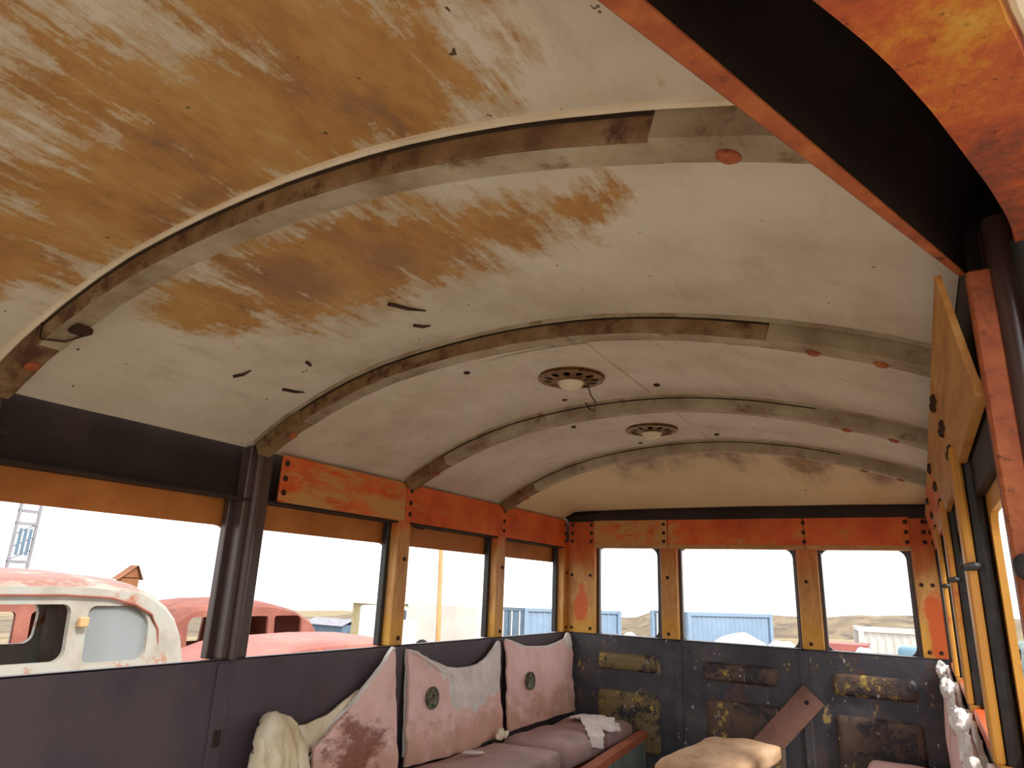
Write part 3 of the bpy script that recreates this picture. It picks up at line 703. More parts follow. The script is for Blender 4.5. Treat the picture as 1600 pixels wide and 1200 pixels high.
def sheet_back(top, bot, y0, y1, x_top, x_bot, th, amp, seed, nu=40, nv=22, bulge=.02):
    def f(u, v):
        y = y0 + (y1 - y0) * u; zt = lerp_tab(top, y); zb = lerp_tab(bot, y); z = zb + (zt - zb) * v
        s = (z + .75) / .48
        x = x_bot + (x_top - x_bot) * s + bulge * math.sin(math.pi * min(max(u, 0), 1)) * math.sin(math.pi * min(max(v, 0), 1))
        x += amp * (nz(y * 6 + seed, z * 3 + y * 4, seed) + .6 * nz(y * 9 + z * 14 + seed, z * 5 - y * 3, seed + 4) + .25 * nz(y * 40 + seed, z * 9, seed)) + amp * .3 * (1 - min(1, abs(nz(y * 5 + z * 7 + seed, z * 3 - y * 2, seed + 9)) * 3.2)) ** 3
        return (x, y, z)
    return grid(nu, nv, f, (-th, 0, 0)), f
def vent(c_y, c_z, f, y0, y1, top, bot, parent, r=.043):
    u = (c_y - y0) / (y1 - y0); zt = lerp_tab(top, c_y); zb = lerp_tab(bot, c_y); v = (c_z - zb) / (zt - zb)
    x = f(u, v)[0] + .012
    h = add('vent_hole', lathe([(r, -.012), (r, .001), (r * .5, -.002)], (x, c_y, c_z), 18, Vector((1, 0, .08)).normalized()), 'hole', parent)
    add('torn_ring', lathe([(r * 1.08, -.006), (r * 1.10, .002), (r * 1.0, .005), (r * .92, .002), (r * .92, -.006)], (x, c_y, c_z), 18, Vector((1, 0, .08)).normalized()), 'hole', h)
def cushionball(c, r, sq=.35):
    bm = bmesh.new(); bmesh.ops.create_icosphere(bm, subdivisions=3, radius=r)
    for v in bm.verts:
        n = 1 + .5 * nz(v.co.x * 60, v.co.y * 60, v.co.z * 60 + c[1] * 9); v.co = Vector((c[0] + v.co.x * sq * n, c[1] + v.co.y * n, c[2] + v.co.z * n))
    return out(bm)
BG = 'padded backrests along the left wall'
# middle backrest: torn along the top so the batting shows
topA = [(2.545, -.282), (2.60, -.295), (2.70, -.335), (2.806, -.389), (2.87, -.405), (2.944, -.453), (3.0, -.475), (3.045, -.505), (3.062, -.527), (3.10, -.515), (3.14, -.512), (3.18, -.505), (3.24, -.535), (3.276, -.547), (3.30, -.53), (3.335, -.52)]
botA = [(2.54, -.735), (3.0, -.745), (3.335, -.725)]
vf, f = sheet_back(topA, botA, 2.545, 3.333, -1.962, -1.925, .012, .020, 1.5, 64, 30)
A = empty('back_cushion', (-1.94, 2.94, -.745), 'pink backrest in the middle with grey batting showing through its torn top', 'backrest', BG)
add('vinyl_cover', vf, 'pink', A, True)
topW = [(2.55, -.278), (2.62, -.298), (2.72, -.330), (2.855, -.372), (2.95, -.384), (3.049, -.384), (3.12, -.378), (3.196, -.356), (3.27, -.315), (3.33, -.277), (3.345, -.285)]
vf2, _ = sheet_back(topW, [(2.55, -.70), (3.34, -.70)], 2.55, 3.343, -1.974, -1.945, .010, .010, 5.2, 50)
add('batting', vf2, 'batting', A, True)
add('torn_edge', tube([(-1.955, y, lerp_tab(topA, y) + .002 * math.sin(y * 90)) for y in [2.55 + .02 * i for i in range(26)]], .006, 6), 'batting', A, True)
vent(2.709, -.488, f, 2.545, 3.333, topA, botA, A)
# far backrest
topB = [(3.385, -.277), (3.454, -.289), (3.53, -.308), (3.617, -.326), (3.75, -.333), (3.881, -.336), (4.0, -.325), (4.1, -.308), (4.16, -.296), (4.205, -.33)]
botB = [(3.385, -.722), (4.205, -.715)]
vf, f = sheet_back(topB, botB, 3.385, 4.205, -1.962, -1.925, .012, .018, 8.1, 50, 28)
B = empty('back_cushion', (-1.94, 3.8, -.72), 'pink backrest in the rear corner, whole cover with one torn hole', 'backrest', BG)
add('vinyl_cover', vf, 'pink', B, True)
add('torn_edge', tube([(-1.963, y, lerp_tab(topB, y) + .003) for y in [3.39 + .04 * i for i in range(21)]], .006, 6), 'batting', B, True)
add('torn_corner', sheet_back([(4.12, -.30), (4.165, -.262), (4.20, -.27), (4.225, -.31)], [(4.12, -.33), (4.225, -.42)], 4.12, 4.222, -1.962, -1.95, .012, .012, 3, 12, 10)[0], 'batting', B, True)
vent(3.599, -.493, f, 3.385, 4.205, topB, botB, B)
# near backrest: torn away, only a triangle of rust-soaked cover is left
topT = [(2.0, -.575), (2.118, -.505), (2.182, -.475), (2.247, -.428), (2.351, -.354), (2.43, -.275), (2.455, -.28)]
botT = [(2.0, -.70), (2.1, -.75), (2.455, -.75)]
vf, f = sheet_back(topT, botT, 2.0, 2.455, -1.962, -1.90, .012, .016, 12.4, 40)
T = empty('back_cushion', (-1.93, 2.25, -.75), 'collapsed rust-stained backrest hanging in a triangle beside the cotton heap', 'backrest', BG)
add('vinyl_cover', vf, 'pink', T, True)
add('torn_edge', grid(30, 4, lambda u, v: (-1.955 + .012 * math.sin(3 * v) + .006 * nz(u * 14, v * 3), 2.02 + .425 * u - .012 * v, lerp_tab(topT, 2.0 + .45 * u) + .014 - .055 * v * (1.2 - u)), (-.008, 0, 0)), 'batting', T, True)
add('backing_cloth', sheet_back([(1.92, -.50), (2.0, -.505), (2.1, -.485), (2.2, -.44), (2.26, -.415)], [(1.92, -.60), (2.26, -.60)], 1.92, 2.26, -1.978, -1.96, .008, .010, 20.2, 20, 10)[0], 'cream_cloth', T, True)

# heap of yellowed cotton slumped over the bench end
def strand(p, r0, seed, flat=.7):
    n = 12; V, F = [], []
    pts = [Vector(q) for q in p]; path = []
    for i in range(n + 1):                      # Catmull-like resample
        t = i / n * (len(pts) - 1); k = min(int(t), len(pts) - 2); path.append(pts[k].lerp(pts[k + 1], t - k))
    for _ in range(2): path = [path[0]] + [(path[i - 1] + path[i] * 2 + path[i + 1]) / 4 for i in range(1, n)] + [path[-1]]
    rr = [r0 * (.65 + .5 * math.sin(math.pi * (i + .8) / (n + 1.6)) + .22 * nz(i * .7, seed)) for i in range(n + 1)]
    V, F = tube([tuple(q) for q in path], rr, 20)
    return [(v[0] + .016 * nz(v[1] * 85 + seed, v[2] * 9, seed), v[1] + .012 * nz(v[0] * 60, v[1] * 60 + seed, v[2] * 10), v[2] + .006 * nz(v[0] * 40, v[1] * 40, v[2] * 30 + seed)) for v in V], F
SP = [((-1.965, 1.90, -.50), (-1.93, 1.86, -.475), (-1.90, 1.80, -.52), (-1.87, 1.765, -.64), (-1.85, 1.75, -.835), .034),
      ((-1.965, 1.88, -.49), (-1.92, 1.84, -.468), (-1.87, 1.81, -.53), (-1.83, 1.80, -.66), (-1.82, 1.79, -.835), .036),
      ((-1.965, 1.86, -.48), (-1.91, 1.845, -.470), (-1.85, 1.85, -.54), (-1.82, 1.855, -.67), (-1.80, 1.85, -.835), .032),
      ((-1.965, 1.89, -.48), (-1.91, 1.885, -.484), (-1.86, 1.90, -.55), (-1.83, 1.915, -.66), (-1.82, 1.92, -.835), .034),
      ((-1.965, 1.92, -.50), (-1.925, 1.925, -.512), (-1.89, 1.945, -.57), (-1.86, 1.955, -.68), (-1.85, 1.955, -.835), .028),
      ((-1.96, 1.95, -.56), (-1.93, 1.965, -.58), (-1.90, 1.97, -.64), (-1.88, 1.972, -.72), (-1.88, 1.972, -.835), .018)]
cl = add('cotton_heap', join(*[strand([(p[0], p[1] - .055, p[2] + .012) for p in q[:4]] + [(q[4][0], q[4][1] - .055, q[4][2])], q[5] * .92, i * 2.7) for i, q in enumerate(SP)]), 'cream_cloth', None, True)
tag(cl, 'slumped heap of yellowed cotton stuffing against the left wall', 'stuffing')
# white rag over the corner cushion
def ribbon(path, wid, seed, n=22, m=8):
    pts = [Vector(p) for p in path]
    def f(u, v):
        t = v * (len(pts) - 1); k = min(int(t), len(pts) - 2); c = pts[k].lerp(pts[k + 1], t - k); d = pts[k + 1] - pts[k]
        w = wid[k] + (wid[k + 1] - wid[k]) * (t - k); pr = Vector((-d.y, d.x, 0)).normalized()
        q = c + pr * (u - .5) * 2 * w * (1 + .45 * nz(v * 7 + seed, 3.1 if u > .5 else 8.2))
        return (q.x, q.y, q.z + .007 * nz(q.x * 25, q.y * 25, seed))
    return grid(m, n, f, (0, 0, .007))
def rag():
    arm = ribbon([(-1.82, 3.92, -.708), (-1.72, 3.94, -.694), (-1.62, 3.90, -.694), (-1.555, 3.86, -.712), (-1.525, 3.85, -.735)], [.025, .085, .075, .07, .05], 1.0)
    tongue = ribbon([(-1.70, 3.88, -.690), (-1.62, 3.76, -.698), (-1.56, 3.66, -.706), (-1.522, 3.60, -.726), (-1.512, 3.585, -.772)], [.05, .045, .04, .04, .032], 5.0)
    return join(arm, tongue)
tag(add('rag', rag(), 'batting', None, True), 'torn white rag draped over the corner bench cushion', 'rag')
# small scraps lying on the bench
tag(add('paper_scrap', xf(plate([(-.05, -.02), (.0, -.03), (.05, -.01), (.04, .02), (-.03, .025)], [], .003, lambda u, v, w: (u, v, w)), Matrix.Translation((-1.80, 2.86, -.712)) @ Matrix.Rotation(.6, 4, 'Z')), 'batting'), 'flat pale scrap lying on the long mauve cushion', 'scrap')
tuft = join(cushionball((-1.885, 3.24, -.706), .026, .7), cushionball((-1.87, 3.265, -.706), .016, .9), cushionball((-1.88, 3.21, -.71), .014, .9))
tag(add('stuffing_tuft', tuft, 'cream_cloth', None, True), 'small tuft of stuffing between the two pink backrests', 'stuffing')

# ------------------------------------------------------------------ middle of the bus, rear end
sf = empty('low_stand', (-.9, 3.65, ZF), 'low dark frame carrying the loose tan cushion', 'seat frame')
for x in (-1.03, -.76):
    for y in (3.30, 3.98): add('leg', box(x - .015, x + .015, y - .015, y + .015, ZF, -.82, .003), 'recess', sf)
add('top_rail', join(box(-1.045, -.745, 3.285, 3.315, -.82, -.795, .003), box(-1.045, -.745, 3.965, 3.995, -.82, -.795, .003), box(-1.045, -1.015, 3.285, 3.995, -.82, -.795, .003), box(-.775, -.745, 3.285, 3.995, -.82, -.795, .003)), 'recess', sf)
tag(add('loose_cushion', xf(cushion('c', -.175, .175, -.40, .40, 0, .085, 'tan', .016, 9), Matrix.Translation((-.90, 3.64, -.794)) @ Matrix.Rotation(-.10, 4, 'Z')), 'tan', None, True), 'dirty tan seat cushion lying loose before the rear wall', 'cushion')
P0, P1 = Vector((-.545, 4.205, -.485)), Vector((-1.055, 4.06, -1.045))
ax = (P1 - P0).normalized(); side = ax.cross(Vector((0, 1, 0))).normalized(); nrm = ax.cross(side)
pl = plate([(0, -.065), ((P1 - P0).length, -.065), ((P1 - P0).length, .065), (0, .065)], [[(.055 + .012 * math.cos(-t * .785), .012 * math.sin(-t * .785)) for t in range(8)]], .02, lambda u, v, w: tuple(P0 + ax * u + side * v + nrm * (w - .01) * (1 if nrm.y < 0 else -1)))
tag(add('plank', pl, 'plank'), 'rust brown plank with a bolt hole leaning on the rear wall', 'plank')

# ------------------------------------------------------------------ right bench
rb = empty('wall_bench', (-.12, 2.9, ZF), 'low wall bench base under the right windows', 'bench')
add('seat_deck', box(-.33, .06, 1.6, 4.22, -.86, -.84), 'red_board', rb)
add('front_panel', box(-.33, -.31, 1.6, 4.22, ZF, -.86), 'teal', rb)
tag(add('bench_cushion', cushion('c', -.31, .03, 3.35, 4.17, -.835, -.742, 'pink_clean', .014, 4), 'pink_clean', None, True), 'pale pink bench cushion in the rear right corner', 'cushion')
tag(add('bench_cushion', cushion('c', -.31, .03, 2.45, 3.33, -.835, -.742, 'mauve', .014, 7), 'mauve', None, True), 'mauve bench cushion under the right windows', 'cushion')
def right_back(y0, y1, seed, label, xo):
    t = empty('back_cushion', (.06, (y0 + y1) / 2, -.74), label, 'backrest', 'padded backrests along the right wall')
    top = [(y0, -.315), (y0 + .12, -.33), (y0 + .3 * (y1 - y0), -.375), (y0 + .7 * (y1 - y0), -.36), (y1 - .1, -.325), (y1, -.31)]
    def f(u, v):
        y = y0 + (y1 - y0) * u; zt = lerp_tab(top, y); z = -.74 + (zt + .74) * v
        x = xo + .02 * v - .02 * math.sin(math.pi * v) + .012 * nz(y * 6 + seed, z * 5, seed)
        return (x, y, z)
    add('vinyl_cover', grid(36, 18, f, (.012, 0, 0)), 'pink_clean', t, True)
    add('batting', grid(30, 8, lambda u, v: (xo + .028 + .012 * nz(u * 9 + seed, v * 4), y0 + .01 + (y1 - y0 - .02) * u, lerp_tab(top, y0 + (y1 - y0) * u) - .10 + .125 * v + .012 * nz(u * 20, seed)), (.012, 0, 0)), 'batting', t, True)
    frill = grid(60, 4, lambda u, v: (xo + .012 - .02 * v + .006 * nz(u * 40 + seed, v * 3), y0 + .01 + (y1 - y0 - .02) * u, lerp_tab(top, y0 + (y1 - y0) * u) + .012 - .03 * v + .018 * nz(u * 26 + seed, v * 2, seed)), (.008, 0, 0))
    add('torn_edge', frill, 'batting', t, True)
    for k, (fy, rr) in enumerate(((.93, .034), (.86, .024), (.16, .022))):
        yy = y0 + (y1 - y0) * fy
        add('stuffing', cushionball((xo + .004, yy, lerp_tab(top, yy) + .014), rr, .7), 'batting', t, True)
right_back(3.37, 4.20, 2.0, 'pink right-hand backrest nearest the rear wall, white stuffing bursting from its top', .045)
right_back(2.52, 3.30, 6.0, 'pink right-hand backrest nearer the camera with white torn top edge', .048)
right_back(1.68, 2.44, 9.0, 'pink right-hand backrest at the picture edge', .052)

# ------------------------------------------------------------------ outdoors
def smooth(a, b, t):
    t = min(max((t - a) / (b - a), 0), 1); return t * t * (3 - 2 * t)
def gz(x, y):
    d = math.hypot(x, y)
    return -1.62 + .045 * max(min(x, 40), -90) - .007 * y - .95 * smooth(11, 24, d)
ground = add('ground', grid(60, 60, lambda u, v: (-130 + 190 * u, -50 + 190 * v, gz(-130 + 190 * u, -50 + 190 * v))), 'ground', None, True)
structure(ground, 'pale dry ground of the yard around the bus', 'ground')
def hillf(u, v):
    a = math.radians(100 + 95 * u * 1.0 - 25); r = 68 + 46 * v
    x, y = r * math.cos(a), r * math.sin(a)
    hgt = (1.9 + 1.0 * nz(a * 4, 1.7) + .8 * nz(a * 9, 4) + .25 * nz(a * 30, 2)) * math.sin(min(v * 2.2, 1.57))
    return (x, y, gz(x, y) - .3 + hgt * (1.1 if a < 1.9 else .8) + .35 * nz(x * .12, y * .2, 5) * v)
hill = add('hill', grid(90, 14, hillf), 'hill', None, True); structure(hill, 'low brown grassy hills on the skyline', 'hill')
TILT = -.045
def car(label, x_near, width, prof, holes, mats, panes=(), belt=-.6, gnd=None, ylo=None, wheels=(), mirror=True, name='car', seed=0):
    """old car body: side sheets with window openings, a crowned roof wrapped along the profile, lower body and wheels"""
    ys = [p[0] for p in prof]; yc = (min(ys) + max(ys)) / 2
    gnd = gz(x_near - width / 2, yc) if gnd is None else gnd
    t = empty(name, (x_near - width / 2, yc, gnd), label, 'car', 'wrecked old cars outside')
    base = [(prof[-1][0], belt), (prof[0][0], belt)]
    for s, xx in ((1, x_near), (-1, x_near - width)):
        add('side_panel', plate(prof + base, [h[::-1] for h in holes], .04, lambda u, v, w: (xx - s * w - s * .10 * max(0, v - belt), u, v)), mats[0], t)
    L = []
    n = len(prof)
    for off, ins in ((0, 0), (.035, .03), (.055, .10), (.085, .30), (.10, .5)):
        l = []
        for i, (y, z) in enumerate(prof):
            a = prof[max(i - 1, 0)]; b = prof[min(i + 1, n - 1)]; d = Vector((b[0] - a[0], b[1] - a[1])).normalized(); nn = Vector((-d.y, d.x))
            if nn.y < 0 and abs(nn.y) > .3: nn = -nn
            l.append((ins, y + nn.x * off, z + nn.y * off))
        L.append(l)
    lines = [[(x_near - .10 * max(0, q[2] - belt) * (1 - min(ins_ * 3, 1)) - width * q[0], q[1], q[2]) for q in l] for l, ins_ in zip(L, (0, .03, .1, .3, .5))]
    lines += [[(2 * (x_near - width / 2) - p[0], p[1], p[2]) for p in l] for l in reversed(lines[:-1])]
    add('roof', loft(lines), mats[1], t, True)
    for h in panes:
        add('window_pane', plate(h, [], .006, lambda u, v, w: (x_near - .03 - w - .10 * max(0, v - belt), u, v)), 'pane', t)
    y0, y1 = ylo if ylo else (min(ys) - .9, max(ys) + .55)
    def lower(u, v):
        y = y0 + (y1 - y0) * u; e = 1 - abs(2 * u - 1) ** 4
        a = math.pi * v
        zt = belt + .02 - .28 * (1 - e) - (.10 if y < min(ys) else 0)
        return (x_near - width / 2 + (width / 2 + .05) * math.cos(a) * (.55 + .45 * e) if True else 0, y, gnd + .32 + (zt - gnd - .32) * min(1.0, math.sin(a) * 2.4 + .0))
    add('lower_body', grid(24, 16, lower), mats[0], t, True)
    add('cabin_floor', box(x_near - width + .1, x_near - .1, min(ys), max(ys), belt - .35, belt - .30), 'car_dark', t)
    for wy in wheels:
        for wx in (x_near - .02, x_near - width + .02):
            w = add('wheel', lathe([(.16, -.09), (.33, -.09), (.36, -.05), (.36, .05), (.33, .09), (.16, .09)], (wx, wy, gnd + .34), 20, Vector((1, 0, 0))), 'tyre', t, True)
            add('hub', lathe([(.16, -.095), (.14, -.11), (.14, .11), (.16, .095)], (wx, wy, gnd + .34), 14, Vector((1, 0, 0))), mats[0], w)
    return t
# cream and rust sedan just outside the near left window
prof1 = [(1.35, -.36), (1.50, -.21), (1.75, -.145), (2.1, -.115), (2.45, -.108), (2.70, -.115), (2.87, -.135), (3.0, -.14), (3.12, -.195), (3.22, -.26), (3.29, -.335), (3.35, -.45), (3.385, -.6), (3.41, -.8)]
door_hole = rrect(1.62, 2.565, -.55, -.215, (.05, .06, .05, .07)); quarter = rrect(2.675, 3.10, -.57, -.225, (.15, .05, .04, .07), 7)
c1 = car('cream 1940s sedan wreck with rust-red roof outside the near left window', -4.6, 1.55, prof1, [door_hole, quarter], ('car_cream', 'car_top'), [quarter], -.8, wheels=(1.3, 3.35), ylo=(.2, 4.0))
add('drip_rail', tube([(-4.60 - .07 + .03, y, z) for y, z in ((1.55, -.21), (2.0, -.165), (2.5, -.16), (2.8, -.175), (2.97, -.215), (3.10, -.28), (3.17, -.38), (3.2, -.55), (3.2, -.75))], .009, 6), 'rust_car', c1, True)
add('door_hinge', box(-4.63, -4.585, 2.60, 2.655, -.35, -.29, .006), 'pole', c1)
add('dark_liner', box(-6.0, -4.75, 3.10, 3.26, -1.1, -.24, .05, 2), 'car_dark', c1)  # added dark box, stands in for the shaded rear corner of the cabin
# rust red cars beyond it
def wreck(label, x, yA, yB, ztop, mats, windows, width=1.5, zb=None, sq=0.0, **kw):
    """windows: list of (y0, y1) fractions"""
    Ln = yB - yA; h = kw.pop('h', .62)
    prof = [(yA, ztop - h), (yA + .03 * Ln, ztop - .8 * h), (yA + .10 * Ln, ztop - .32 * h), (yA + .20 * Ln, ztop - .10 * h), (yA + .36 * Ln, ztop - .01), (yA + .5 * Ln, ztop), (yA + .66 * Ln, ztop - .03 * h), (yA + .80 * Ln, ztop - .16 * h), (yA + .91 * Ln, ztop - .40 * h), (yA + .97 * Ln, ztop - .72 * h), (yB, ztop - h)]
    hs = [rrect(yA + a * Ln, yA + b * Ln, ztop - .88 * h, ztop - .20 * h, (.10 if j == len(windows) - 1 else .04, .10 if j == 0 else .04, .03, .03)) for j, (a, b) in enumerate(windows)]
    return car(label, x, width, prof, hs, mats, (), ztop - h, **kw)
wreck('rust red sedan shell with gaping windows behind the cream sedan', -7.9, 5.35, 8.15, -.40, ('rust_car', 'rust_car'), [(.17, .40), (.44, .62), (.66, .84)], wheels=(5.5, 8.2), ylo=(4.95, 8.8))
c3 = wreck('pink-red car roof with green visible inside, seen low above the left panel', -6.1, 5.05, 8.4, -.76, ('pink_car', 'pink_car'), [(.10, .30), (.34, .56), (.60, .86)], h=.42, ylo=(4.9, 9.0))
add('seat_rest', box(-7.2, -6.3, 5.55, 5.9, -1.3, -.78, .05, 2), 'teal', c3)
wreck('rust red coupe seen through the cream sedan windows', -7.3, 2.5, 4.7, -.28, ('rust_car', 'rust_car'), [(.22, .48), (.54, .80)], wheels=(2.2, 4.4), ylo=(1.6, 4.85))
wreck('faded teal car glimpsed past the right front pillar', 3.7, 24.0, 27.5, -1.0, ('teal', 'teal'), [(.17, .48), (.54, .84)], wheels=(24.0, 27.3))
# open lattice gantry far to the left
tw = empty('gantry', (-25.0, 11.9, gz(-25, 11.9)), 'pale lattice gantry standing tall against the sky', 'gantry')
gt = gz(-25, 11.9)
for y in (11.50, 12.10): add('mast', box(-25.05, -24.95, y - .04, y + .04, gt, 2.0, .01), 'lattice', tw)
for z in (-.2, .15, 1.35, 1.75): add('cross_beam', box(-25.04, -24.96, 11.46, 12.14, z - .05, z + .05, .01), 'lattice', tw)
for z in (.2, .6, 1.0): add('brace', tube([(-25, 11.5, z), (-25, 12.1, z + .35)], .025, 5), 'lattice', tw)
for y in (11.65, 11.80, 11.95): add('panel', box(-24.98, -24.94, y - .05, y + .05, .35, 1.2, .01), 'blue_door', tw)
# gable of a shed behind the sedan
sh = empty('shed', (-25.0, 15.65, gz(-25, 15.6)), 'orange-brown gabled shed peeking above the cream sedan', 'shed')
gs = gz(-25, 15.6)
add('wall', box(-25.3, -25.0, 15.30, 15.98, gs, -.22), 'shed', sh)
add('gable_roof', loft([[(-25.0 + .1, 15.15, -.30), (-25.0 + .1, 15.82, .22), (-25.0 + .1, 16.1, -.30)], [(-25.4, 15.15, -.30), (-25.4, 15.82, .22), (-25.4, 16.1, -.30)]], False, False), 'shed', sh)
add('gable_wall', plate([(15.25, -.25), (15.98, -.25), (15.80, .15)], [], .05, lambda u, v, w: (-25.0 - w, u, v)), 'shed', sh)

def container(label, p, q, zt, zb, depth_dir, mats, nrib=16, dlen=2.4, leaf=True):
    """long side from p to q (plan), end doors from p along depth_dir"""
    P = Vector((p[0], p[1], 0)); Q = Vector((q[0], q[1], 0)); D = Vector((depth_dir[0], depth_dir[1], 0)).normalized() * dlen
    t = empty('container', (P.x, P.y, zb), label, 'container', 'shipping containers across the yard')
    A = (Q - P); nr = Vector((A.y, -A.x, 0)).normalized()
    if nr.dot(D) > 0: nr = -nr
    pts = []
    for i in range(nrib):
        for fr, dp in ((0, 0), (.35, 0), (.5, .022), (.85, .022)):
            pts.append(P + A * ((i + fr) / nrib) - nr * dp)
    pts.append(Q)
    add('side_wall', loft([[(v.x, v.y, zb + .15) for v in pts], [(v.x, v.y, zt - .12) for v in pts]]), mats[0], t)
    def beam(a, b, z0, z1, th=.06, m=mats[0], nm='rail'):
        d = (b - a); n2 = Vector((d.y, -d.x, 0)).normalized() * th
        c = [a + n2, b + n2, b - n2, a - n2]
        add(nm, ([(v.x, v.y, z0) for v in c] + [(v.x, v.y, z1) for v in c], [(0, 1, 2, 3), (4, 5, 6, 7), (0, 1, 5, 4), (1, 2, 6, 5), (2, 3, 7, 6), (3, 0, 4, 7)]), m, t)
    beam(P, Q, zt - .14, zt); beam(P, Q, zb, zb + .17)
    beam(P, P + D, zt - .14, zt, .06, mats[1]); beam(P, P + D, zb, zb + .17, .06, mats[1])
    for c in (P, Q, P + D): beam(c - A.normalized() * .09, c + A.normalized() * .09, zb, zt, .08, mats[0], 'corner_post')
    if leaf:
        for a, b in ((.04, .49), (.51, .96)):
            beam(P + D * a, P + D * b, zb + .17, zt - .14, .025, mats[1], 'door')
            for fr in (.25, .75):
                c = P + D * (a + (b - a) * fr) - A.normalized() * .06
                add('lock_rod', tube([(c.x, c.y, zb + .1), (c.x, c.y, zt - .1)], .03, 6), 'white_box', t)
    add('top', ([(v.x, v.y, zt - .02) for v in (P, Q, Q + D, P + D)], [(0, 1, 2, 3)]), mats[0], t)
    add('back_wall', ([(v.x, v.y, z) for z in (zb, zt - .02) for v in (P + D, Q + D, Q)], [(0, 1, 4, 3), (1, 2, 5, 4)]), mats[0], t)
container('long pale blue container with slate doors seen through the last left window', (-16.3, 30.0), (-13.0, 33.5), -.95, -3.0, (-1.3, -.35), ('blue_box', 'blue_door'), 16, 1.7)
container('pale blue container behind the middle rear window', (-8.55, 30.0), (-6.0, 34.0), -.74, -2.9, (-1, -.1), ('blue_box', 'blue_door'), 18, 1.5)
container('white ribbed container outside the right rear window', (-2.08, 30.0), (.6, 30.3), -.96, -2.9, (-.15, 1), ('white_box', 'white_box'), 10, 2.2, False)
wt = empty('trailer', (-17.5, 28, gz(-17.5, 28)), 'white box trailer beyond the orange pole', 'trailer')
g0 = gz(-17.5, 28)
add('box', box(-22.6, -18.4, 29.0, 31.3, g0 + .3, -.98, .03), 'white_box', wt)
for x in (-21.5, -19.2): add('wheel', lathe([(.2, -.12), (.42, -.12), (.45, 0), (.42, .12), (.2, .12)], (x, 29.0, g0 + .45), 16, Vector((0, 1, 0))), 'tyre', wt)
bd = empty('barn', (-24, 30, gz(-24, 30)), 'pale tan barn left of the orange pole', 'barn')
gb = gz(-24, 30)
add('wall', box(-27.6, -24.5, 30.5, 33, gb, -1.15), 'weed', bd)
add('roof', loft([[(-27.9, 30.3, -1.2), (-24.2, 30.3, -1.2)], [(-27.9, 31.7, -1.02), (-24.2, 31.7, -1.02)], [(-27.9, 33.2, -1.2), (-24.2, 33.2, -1.2)]]), 'white_box', bd)
# utility pole
up = empty('utility_pole', (-20.3, 28.2, gz(-20.3, 28.2)), 'tall orange-brown timber pole between the left windows', 'pole')
add('shaft', tube([(-20.05, 28.3, gz(-20, 28)), (-20.1, 28.0, 3.0), (-20.15, 27.7, 6.5)], [.13, .11, .09], 10), 'pole', up, True)
add('cross_arm', box(-21.2, -19.0, 27.68, 27.80, 6.0, 6.12), 'pole', up)
# white highway truck with a flatbed
tk = empty('truck', (-20.2, 23.6, gz(-20, 23)), 'white highway truck with a bare flatbed, far off in the second window', 'truck')
gk = gz(-20, 23)
add('cab', box(-20.9, -19.4, 23.5, 25.0, gk + .5, -1.0, .12, 3), 'white_paint', tk, True)
add('bonnet', box(-20.8, -19.5, 24.9, 25.9, gk + .5, -1.55, .12, 3), 'white_paint', tk, True)
add('side_window', box(-19.42, -19.38, 24.1, 24.85, -1.55, -1.15, .02), 'window_dark', tk)
add('flatbed', box(-20.9, -19.5, 19.6, 23.4, gk + .62, gk + .78, .02), 'dark_post', tk)
for y in (20.6, 21.5, 23.0, 25.3): add('wheel', lathe([(.16, -.12), (.40, -.12), (.44, 0), (.40, .12), (.16, .12)], (-19.45, y, gk + .45), 16, Vector((1, 0, 0))), 'tyre', tk)
# low buildings on the skyline
for x, y, w, h, lab in ((-52, 55, 5, 1.5, 'long low grey building on the skyline left of the white truck'), (-46, 56, 3.2, 1.2, 'small low grey building on the skyline right of the long one')):
    z0 = gz(x, y) - .2
    b = empty('building', (x, y, z0), lab, 'building', 'far buildings')
    add('wall', box(x - w / 2, x + w / 2, y - 1.5, y + 1.5, z0, z0 + h * .8), 'blue_door', b)
    add('roof', loft([[(x - w / 2 - .2, y - 1.8, z0 + h * .75), (x + w / 2 + .2, y - 1.8, z0 + h * .75)], [(x - w / 2 - .2, y, z0 + h * 1.15), (x + w / 2 + .2, y, z0 + h * 1.15)], [(x - w / 2 - .2, y + 1.8, z0 + h * .75), (x + w / 2 + .2, y + 1.8, z0 + h * .75)]]), 'lattice', b)
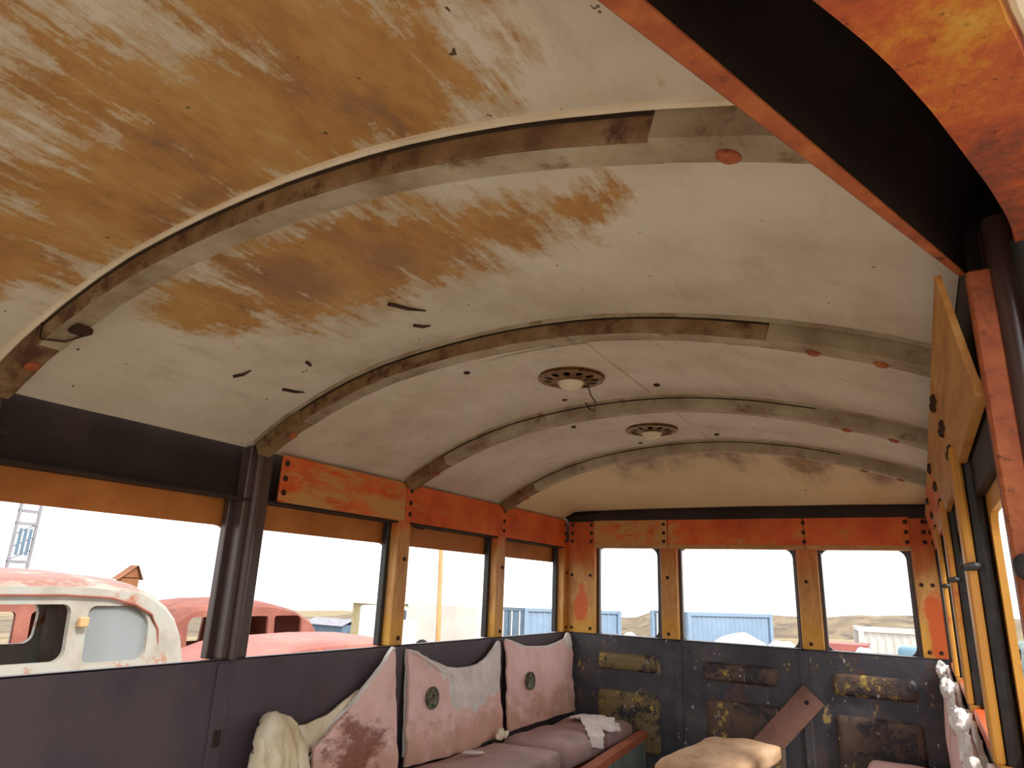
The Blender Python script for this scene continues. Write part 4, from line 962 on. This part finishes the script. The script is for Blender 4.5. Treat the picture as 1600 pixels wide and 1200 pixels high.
# white heaps, a red trailer and a blue car behind the rear windows
def mound(label, cx, cy, rx, ry, zt, name='snow_heap'):
    z0 = gz(cx, cy) - .1
    def f(u, v):
        a = 2 * math.pi * u; r = v
        h = (zt - z0) * (1 - r ** 2.2) * (1 + .10 * nz(math.cos(a) * r * 3 + cx, math.sin(a) * r * 3, 3))
        return (cx + rx * r * math.cos(a), cy + ry * r * math.sin(a), z0 + h)
    tag(add(name, grid(28, 10, f), 'snow', None, True), label, 'heap', 'white heaps in the yard')
mound('broad bright white heap in front of the pale blue container', -5.75, 26.5, 2.0, 1.2, -1.30)
mound('low bright white heap at the right edge of the middle rear window', -3.75, 23.0, 1.2, .9, -1.24)
mound('small white heap outside the left rear window', -9.6, 26, 1.0, 1.0, -1.55)
mound('low white heap below the red trailer', -1.5, 22, .7, .8, -1.20)
rt = empty('trailer', (-2.7, 28, gz(-2.7, 28)), 'faded red open trailer outside the right rear window', 'trailer')
gr = gz(-2.7, 28)
add('bed', plate([(-3.15, -1.45), (-1.75, -1.45), (-1.95, -1.9), (-2.95, -1.9)], [], 1.6, lambda u, v, w: (u, 27.5 + w, v)), 'red_truck', rt)
for x in (-2.85, -2.1): add('wheel', lathe([(.14, -.1), (.34, -.1), (.36, 0), (.34, .1), (.14, .1)], (x, 27.45, gr + .36), 14, Vector((0, 1, 0))), 'tyre', rt)
bc = empty('car', (-.5, 24.2, gz(-.5, 24.2)), 'small blue car at the right edge of the right rear window', 'car')
gc = gz(-.5, 24.2)
add('body', box(-1.0, .9, 23.6, 25.2, gc + .25, gc + .85, .12, 3), 'white_paint', bc, True)
add('cabin', box(-.75, .6, 23.75, 25.05, gc + .8, -1.22, .12, 3), 'blue_car', bc, True)
for x in (-.6, .5): add('wheel', lathe([(.12, -.09), (.29, -.09), (.31, 0), (.29, .09), (.12, .09)], (x, 23.62, gc + .30), 14, Vector((0, 1, 0))), 'tyre', bc)
for i, (x, y, hh, lab) in enumerate(((-17.2, 25.0, 1.0, 'dry weed clump in front of the white box trailer'), (-18.9, 25.6, .9, 'dry weed clump near the orange pole'))):
    z0 = gz(x, y); parts = []
    for q in range(16):
        a = random.uniform(0, 6.28); l = random.uniform(.5, 1) * hh; s = random.uniform(.1, .4)
        parts.append(tube([(x, y, z0), (x + s * .5 * math.cos(a), y + s * .5 * math.sin(a), z0 + l * .6), (x + s * math.cos(a), y + s * math.sin(a), z0 + l)], [.015, .012, .006], 4))
    tag(add('weed_clump', join(*parts), 'weed'), lab, 'weed')
